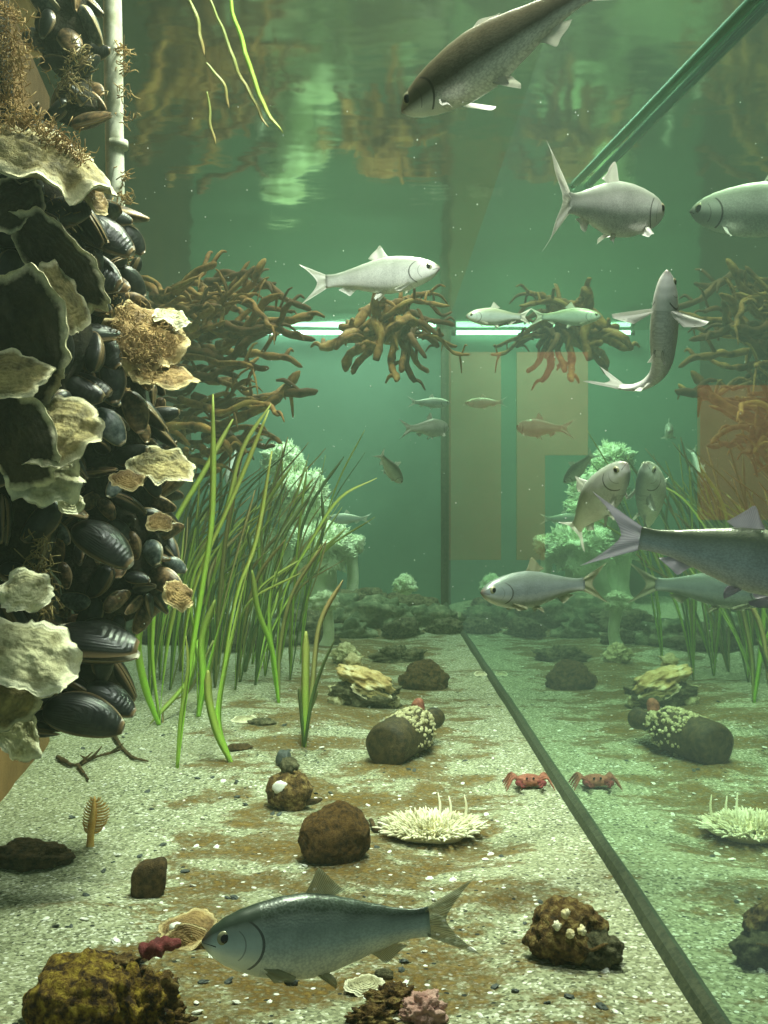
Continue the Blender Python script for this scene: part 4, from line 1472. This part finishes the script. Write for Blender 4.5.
# bottle
B0 = on_sand(393, 764); B0 = P(384, 747, B0.y - .0)
axis = V((.42, .86, .06)).normalized()
root = thing('bottle', B0, 'short brown bottle crusted with barnacles lying base outward', 'bottle')
prof = [(0, .0), (.0, .024), (.003, .030), (.010, .0325), (.06, .0325), (.085, .0325), (.105, .030), (.122, .022), (.135, .0155), (.165, .0145), (.172, .0165), (.180, .0165), (.181, .011), (.15, .010)]
u_ = V((0, 0, 1)); u_ = (u_ - axis * u_.dot(axis)).normalized(); s_ = axis.cross(u_)
na = 28
vs = []
for (h, r) in prof:
    for k in range(na):
        an = 2 * PI * k / na
        q = B0 + axis * h + (u_ * math.cos(an) + s_ * math.sin(an)) * r
        vs.append(q + noise.noise_vector(q * 60) * .0012)
fs = [[i * na + k, i * na + (k + 1) % na, (i + 1) * na + (k + 1) % na, (i + 1) * na + k] for i in range(len(prof) - 1) for k in range(na)]
mk('glass_body', vs, fs, M['glassbrown'], root, B0)
random.seed(4)
b = MB()
for k in range(300):
    h = random.uniform(.045, .145)
    an = random.gauss(0, 1.1)
    rr = interp([(0, .0325), (.105, .0325), (.135, .0165), (.2, .0155)], h)
    q = B0 + axis * h + (u_ * math.cos(an) + s_ * math.sin(an)) * rr
    b.ico(q, random.uniform(.0012, .0036), 2, .5, 2.5, k, oct_=3)
b.build('barnacle_crust', M['barnacle'], root, B0)
b = MB()
q = P(417, 712, 1.70)
b.tube(smooth_path([q + V((0, 0, -.012)), q, q + V((.002, 0, .012)), q + V((-.002, 0, .02))], 10), [.010, .011, .0115, .011, .0105, .0095, .009, .009, .008, .003], 10, lump=.35, lscale=120)
tag(b.build('sea_squirt', M['crab'], None, q), 'small reddish brown sea squirt standing on the neck of the bottle', 'sea squirt')

# oyster on the sand
base = on_sand(364, 706)
root = thing('sand_oyster', base, 'large pale craggy oyster lying on the sand behind the bottle', 'oyster')
M['oyster_rust'] = mottled('oyster_rust', (0.30, 0.17, 0.05), (0.66, 0.50, 0.22), 26, 0.75, 0.9, 0.005, (0.86, 0.80, 0.55))
b = MB(); b.ico(base + V((.004, 0, .022)), .058, 5, .38, 1.9, 6.4, scale=(1.0, .66, .46), rot=Matrix.Rotation(.12, 3, 'Y'), oct_=6)
b.build('lower_valve', M['rock_dark'], root, base)
b = MB(); b.ico(base + V((.002, -.004, .050)), .053, 5, .30, 1.6, 9.7, scale=(1.05, .68, .36), rot=Matrix.Rotation(.34, 3, 'Y'), oct_=6)
b.build('upper_valve', M['oyster_rust'], root, base)
vs, fs, uv = oyster_geom(72, .2, 6, .2, 1.3)
n_ = V((.25, -.75, .3)).normalized(); x_ = V((1, .1, -.35)); x_ = (x_ - n_ * x_.dot(n_)).normalized(); y_ = n_.cross(x_)
mk('shell_frill', [base + V((.012, -.034, .030)) + (x_ * v.x + y_ * v.y * .5 + n_ * v.z) * .030 for v in vs], fs, M['oyster_olive'], root, base, uvs=uv)
for k, (ox, oy, oz, r) in enumerate([(-.045, -.01, .012, .016), (-.052, .0, .03, .012), (.05, -.008, .01, .014), (-.02, .03, .078, .015), (-.034, -.012, .056, .009)]):
    b = MB()
    b.ico(base + V((ox, oy, oz)), r, 3, .5, 2, k * 2.1, scale=(1.1, .8, .8))
    b.build('encrusting_growth', M['barnacle'], root, base)

# crab
base = on_sand(529, 788)
root = thing('crab', base, 'small red crab crouching against the dark joint by the glass', 'crab')
b = MB(); b.ico(base + V((0, 0, .014)), .019, 4, .12, 3, 2, scale=(1.25, .95, .55), oct_=4)
b.build('carapace', M['crab'], root, base)
for sg in (1, -1):
    for k in range(4):
        a0_ = base + V((sg * .017, -.010 + .007 * k, .013))
        dy = (-.012 + .010 * k)
        b = MB()
        b.tube(smooth_path([a0_, a0_ + V((sg * .012, dy * .5, .009)), a0_ + V((sg * .021, dy, -.003)), a0_ + V((sg * .026, dy * 1.2, -.013))], 10), [.0028, .0028, .0026, .0024, .0022, .002, .0018, .0015, .001, .0006], 6)
        b.build('leg', M['crab'], root, base)
    a0_ = base + V((sg * .014, -.014, .014))
    b = MB()
    b.tube(smooth_path([a0_, a0_ + V((sg * .010, -.010, .002)), a0_ + V((sg * .004, -.020, .0))], 8), [.003, .003, .0032, .0034, .004, .0052, .005, .0035], 8)
    e = a0_ + V((sg * .004, -.020, 0))
    b.tube([e, e + V((-sg * .004, -.006, .002)), e + V((-sg * .009, -.008, .001))], [.003, .0022, .0006], 6)
    b.tube([e, e + V((-sg * .001, -.008, -.002)), e + V((-sg * .007, -.012, -.001))], [.003, .0024, .0006], 6)
    b.build('claw', M['red'], root, base)
    b = MB(); b.ico(base + V((sg * .006, -.017, .021)), .0022, 2)
    b.build('eye', M['pupil'], root, base)

root.scale = (0.74, 0.74, 0.74)

# encrusted oyster lump by the pane
base = on_sand(572, 958)
root = thing('encrusted_oyster', base, 'brown encrusted oyster lump with pale tufts near the glass', 'oyster')
r = .036
b = MB()
bm_v = []
b.ico(base + V((-.004, .004, r * .55)), r, 5, .22, 1.7, 12.4, scale=(1.05, .9, .86), oct_=6)
hc = base + V((.020, -.022, .031))
for i, v in enumerate(b.v):           # hollow under the shell lip
    dd = (v - hc).length
    if dd < .019:
        b.v[i] = v + V((-.3, .85, -.1)) * (.019 - dd) * .9
b.build('body', M['crust'], root, base)
b = MB()
lip = [base + V(q) for q in ((-.006, -.030, .034), (.002, -.034, .024), (.012, -.034, .020), (.024, -.028, .022), (.034, -.016, .020))]
b.tube(smooth_path(lip, 20), [.0019 + .0008 * noise.noise(V((i, 0, 0))) for i in range(20)], 8, lump=.4, lscale=120)
b.build('shell_lip', M['crust'], root, base)
b = MB()
for k, q in enumerate(((-.010, -.024, .050), (-.019, -.027, .040), (-.007, -.032, .034), (.004, -.031, .037))):
    b.ico(base + V(q), .0040, 3, .5, 2, k * 3.1, oct_=4)
b.build('pale_tuft', M['pale_tuft'], root, base)
b = MB(); b.ico(base + V((.022, -.008, .012)), .022, 4, .35, 2.2, 3, scale=(1.1, 1, .75), oct_=5)
b.build('lower_crust', M['rock_dark'], root, base)

root.scale = (0.82, 0.82, 0.86)
# sea pen
base = on_sand(90, 846)
root = thing('sea_pen', base, 'small upright orange sea pen growing from the sand', 'sea pen')
sp = smooth_path([base + V((0, 0, -.005)), base + V((.001, 0, .015)), base + V((.004, 0, .035)), base + V((.005, 0, .054))], 20)
b = MB(); b.tube(sp, [.0042, .0044, .0044, .0042, .004, .004, .004, .0042, .0044, .0044, .0044, .0042, .004, .0038, .0034, .003, .0026, .002, .0015, .0008], 10)
b.build('stalk', M['orange'], root, base)
for k in range(36):
    f = .32 + .62 * (k // 2) / 17
    i = int(f * 19)
    sg = 1 if k % 2 else -.55
    L = .019 * math.sin(PI * (.18 + .75 * (f - .3) / .66))
    q = sp[i]
    b = MB()
    b.tube(smooth_path([q, q + V((sg * L * .7, -.001, .002)), q + V((sg * L, -.002, .006))], 6), [.0016, .0015, .0013, .001, .0008, .0004], 5, flat=.6)
    b.build('frond', M['orange_pale'], root, base)

# twigs on the sand under the plank
def twig(name, pts, r, label, mat='rock_brown', side=3, seed=1):
    random.seed(seed)
    p = [on_sand(*q) + V((0, 0, .004)) for q in pts]
    path = smooth_path(p, 24)
    b = MB()
    b.tube(path, [r * (1 - .5 * i / 23) for i in range(24)], 7, lump=.5, lscale=120)
    for k in range(side):
        i = random.randint(4, 20)
        dv = V((random.uniform(-.02, .02), random.uniform(-.01, .01), random.uniform(.008, .02)))
        b.tube([path[i], path[i] + dv * .6, path[i] + dv], [r * .6, r * .5, r * .2], 6)
    tag(b.build(name, M[mat], None, p[0]), label, 'twig')


twig('twig', [(58, 760), (75, 768), (95, 760), (122, 752)], .0035, 'dark branching twig on the sand by the foot of the plank', seed=2, side=6)
twig('twig', [(112, 735), (122, 750), (133, 760), (148, 764)], .0035, 'bare brown twig slanting below the lowest mussel clump', side=0)
twig('twig', [(78, 768), (84, 776), (88, 782)], .003, 'short stub of twig closest to the sea pen', side=0)

# front bits along the bottom of the view
stone('pink_stone', 424, 1018, 20, (1.1, .8, .8), 2.7, 'pink', 'pink crusted stone in front at the bottom of the view', amp=.4, nsc=2.2, lift=.5)
stone('weedy_stone', 392, 1004, 19, (1.2, .8, .6), 9.3, 'crust', 'small brown weedy clump beside the pink stone', amp=.6, nsc=2.2, lift=.4)
stone('weedy_stone', 370, 1022, 17, (1.2, .8, .6), 7.3, 'crust', 'amber weedy clump in front of the slate pebble', amp=.6, nsc=2.4, lift=.4)
stone('stone', 384, 977, 9, (1.1, .8, .6), 1.3, 'rock_dark', 'smooth slate pebble above the pink stone', 'pebble', amp=.12, lift=.5, sub=4)
stone('stone', 292, 984, 7, (1, .8, .7), 5.3, 'pebble', 'black pebble lying under the belly of the lowest fish', 'pebble', amp=.3, lift=.5, sub=4)
stone('stone', 240, 750, 10, (1.3, .8, .45), 4.4, 'rock_brown', 'flat brown stone at the bent base of the eelgrass', amp=.3, lift=.4, sub=4)
stone('stone', 262, 724, 9, (1.4, .8, .45), 4.9, 'rock_dark', 'small flat dark stone between two eelgrass shoots', amp=.3, lift=.4, sub=4)
stone('stone', 284, 766, 9, (.9, .7, 1.0), 6.9, 'pebble', 'grey standing pebble behind the whelk shell', 'pebble', amp=.2, lift=.8, sub=4)
put_oyster(0, 0, 0, .0085, (0, -.4, .9), .3, 81, 'oyster_pale', 'pale shell flake under the pectoral fin of the lowest fish', .1, 5, .3, 1.6, loc=on_sand(257, 970) + V((0, 0, .004)), name='shell_flake')
put_oyster(0, 0, 0, .010, (0, -.4, .9), .1, 82, 'oyster_pale', 'cream shell flake next to the pink stone', .1, 5, .3, 1.5, loc=on_sand(365, 990) + V((0, 0, .004)), name='shell_flake')
put_oyster(0, 0, 0, .013, (0, -.3, .9), .1, 83, 'oyster_pale', 'white flat shell flake on the mound in front of the eelgrass bed', .1, 5, .25, 1.7, loc=on_sand(244, 721) + V((0, 0, .003)), name='shell_flake')
put_oyster(0, 0, 0, .012, (0, -.3, .9), .1, 84, 'oyster_pale', 'white shell flake by the dark joint halfway to the back', .15, 5, .3, 1.2, loc=on_sand(487, 676) + V((-.015, 0, .004)), name='shell_flake')

# loose chips and pebbles
random.seed(99)
def chip_mesh(seed):
    b = MB(); b.ico(V((0, 0, 0)), 1, 2, .5, 1.4, seed, scale=(1.3, .9, .4))
    me = bpy.data.meshes.new('chip')
    me.from_pydata([tuple(v) for v in b.v], [], b.f)
    me.polygons.foreach_set('use_smooth', [False] * len(me.polygons))
    return me


wm = [chip_mesh(k) for k in range(4)]
dm = [chip_mesh(k + 10) for k in range(4)]
for m in wm:
    m.materials.append(M['shell_white'])
for m in dm:
    m.materials.append(M['pebble'])
for k in range(190):
    white = k < 125
    py = 660 + 364 * random.random() ** .8
    wallx = 384 + (WX - .03) * (py - 512) / CZ
    px = random.uniform(max(5, 70 + (660 - py) * .1), min(wallx, 765))
    q = on_sand(px, py)
    o = bpy.data.objects.new('shell_chip' if white else 'pebble', random.choice(wm if white else dm))
    C.objects.link(o)
    s = random.uniform(.0014, .0036) * (1.0 if white else 1.1)
    o.scale = (s, s, s)
    o.rotation_euler = (random.uniform(-.4, .4), random.uniform(-.4, .4), random.uniform(0, 6))
    o.location = q + V((0, 0, s * .3))
    if white:
        tag(o, 'tiny white shell chip scattered on the sand', 'shell chip', 'white shell chips on the sand')
    else:
        tag(o, 'tiny dark pebble scattered on the sand', 'pebble', 'dark pebbles on the sand')

# drifting specks
random.seed(123)
b = MB()
for k in range(420):
    d = random.uniform(.7, 3.6)
    px, py = random.uniform(120, 760), random.uniform(60, 640)
    q = P(px, py, d)
    if q.x > WX - .01 or q.z > SURF - .02 or q.x < LX:
        continue
    s = random.uniform(.0004, .0008) * (.6 + d * .4)
    b.add([q + V((s, 0, 0)), q + V((-s, s * .5, 0)), q + V((0, -s, s)), q + V((0, 0, -s))], [[0, 1, 2], [0, 2, 3], [0, 3, 1], [1, 3, 2]])
tag(b.build('marine_snow', M['speck']), 'fine white specks drifting in the water', 'specks', kind='stuff')
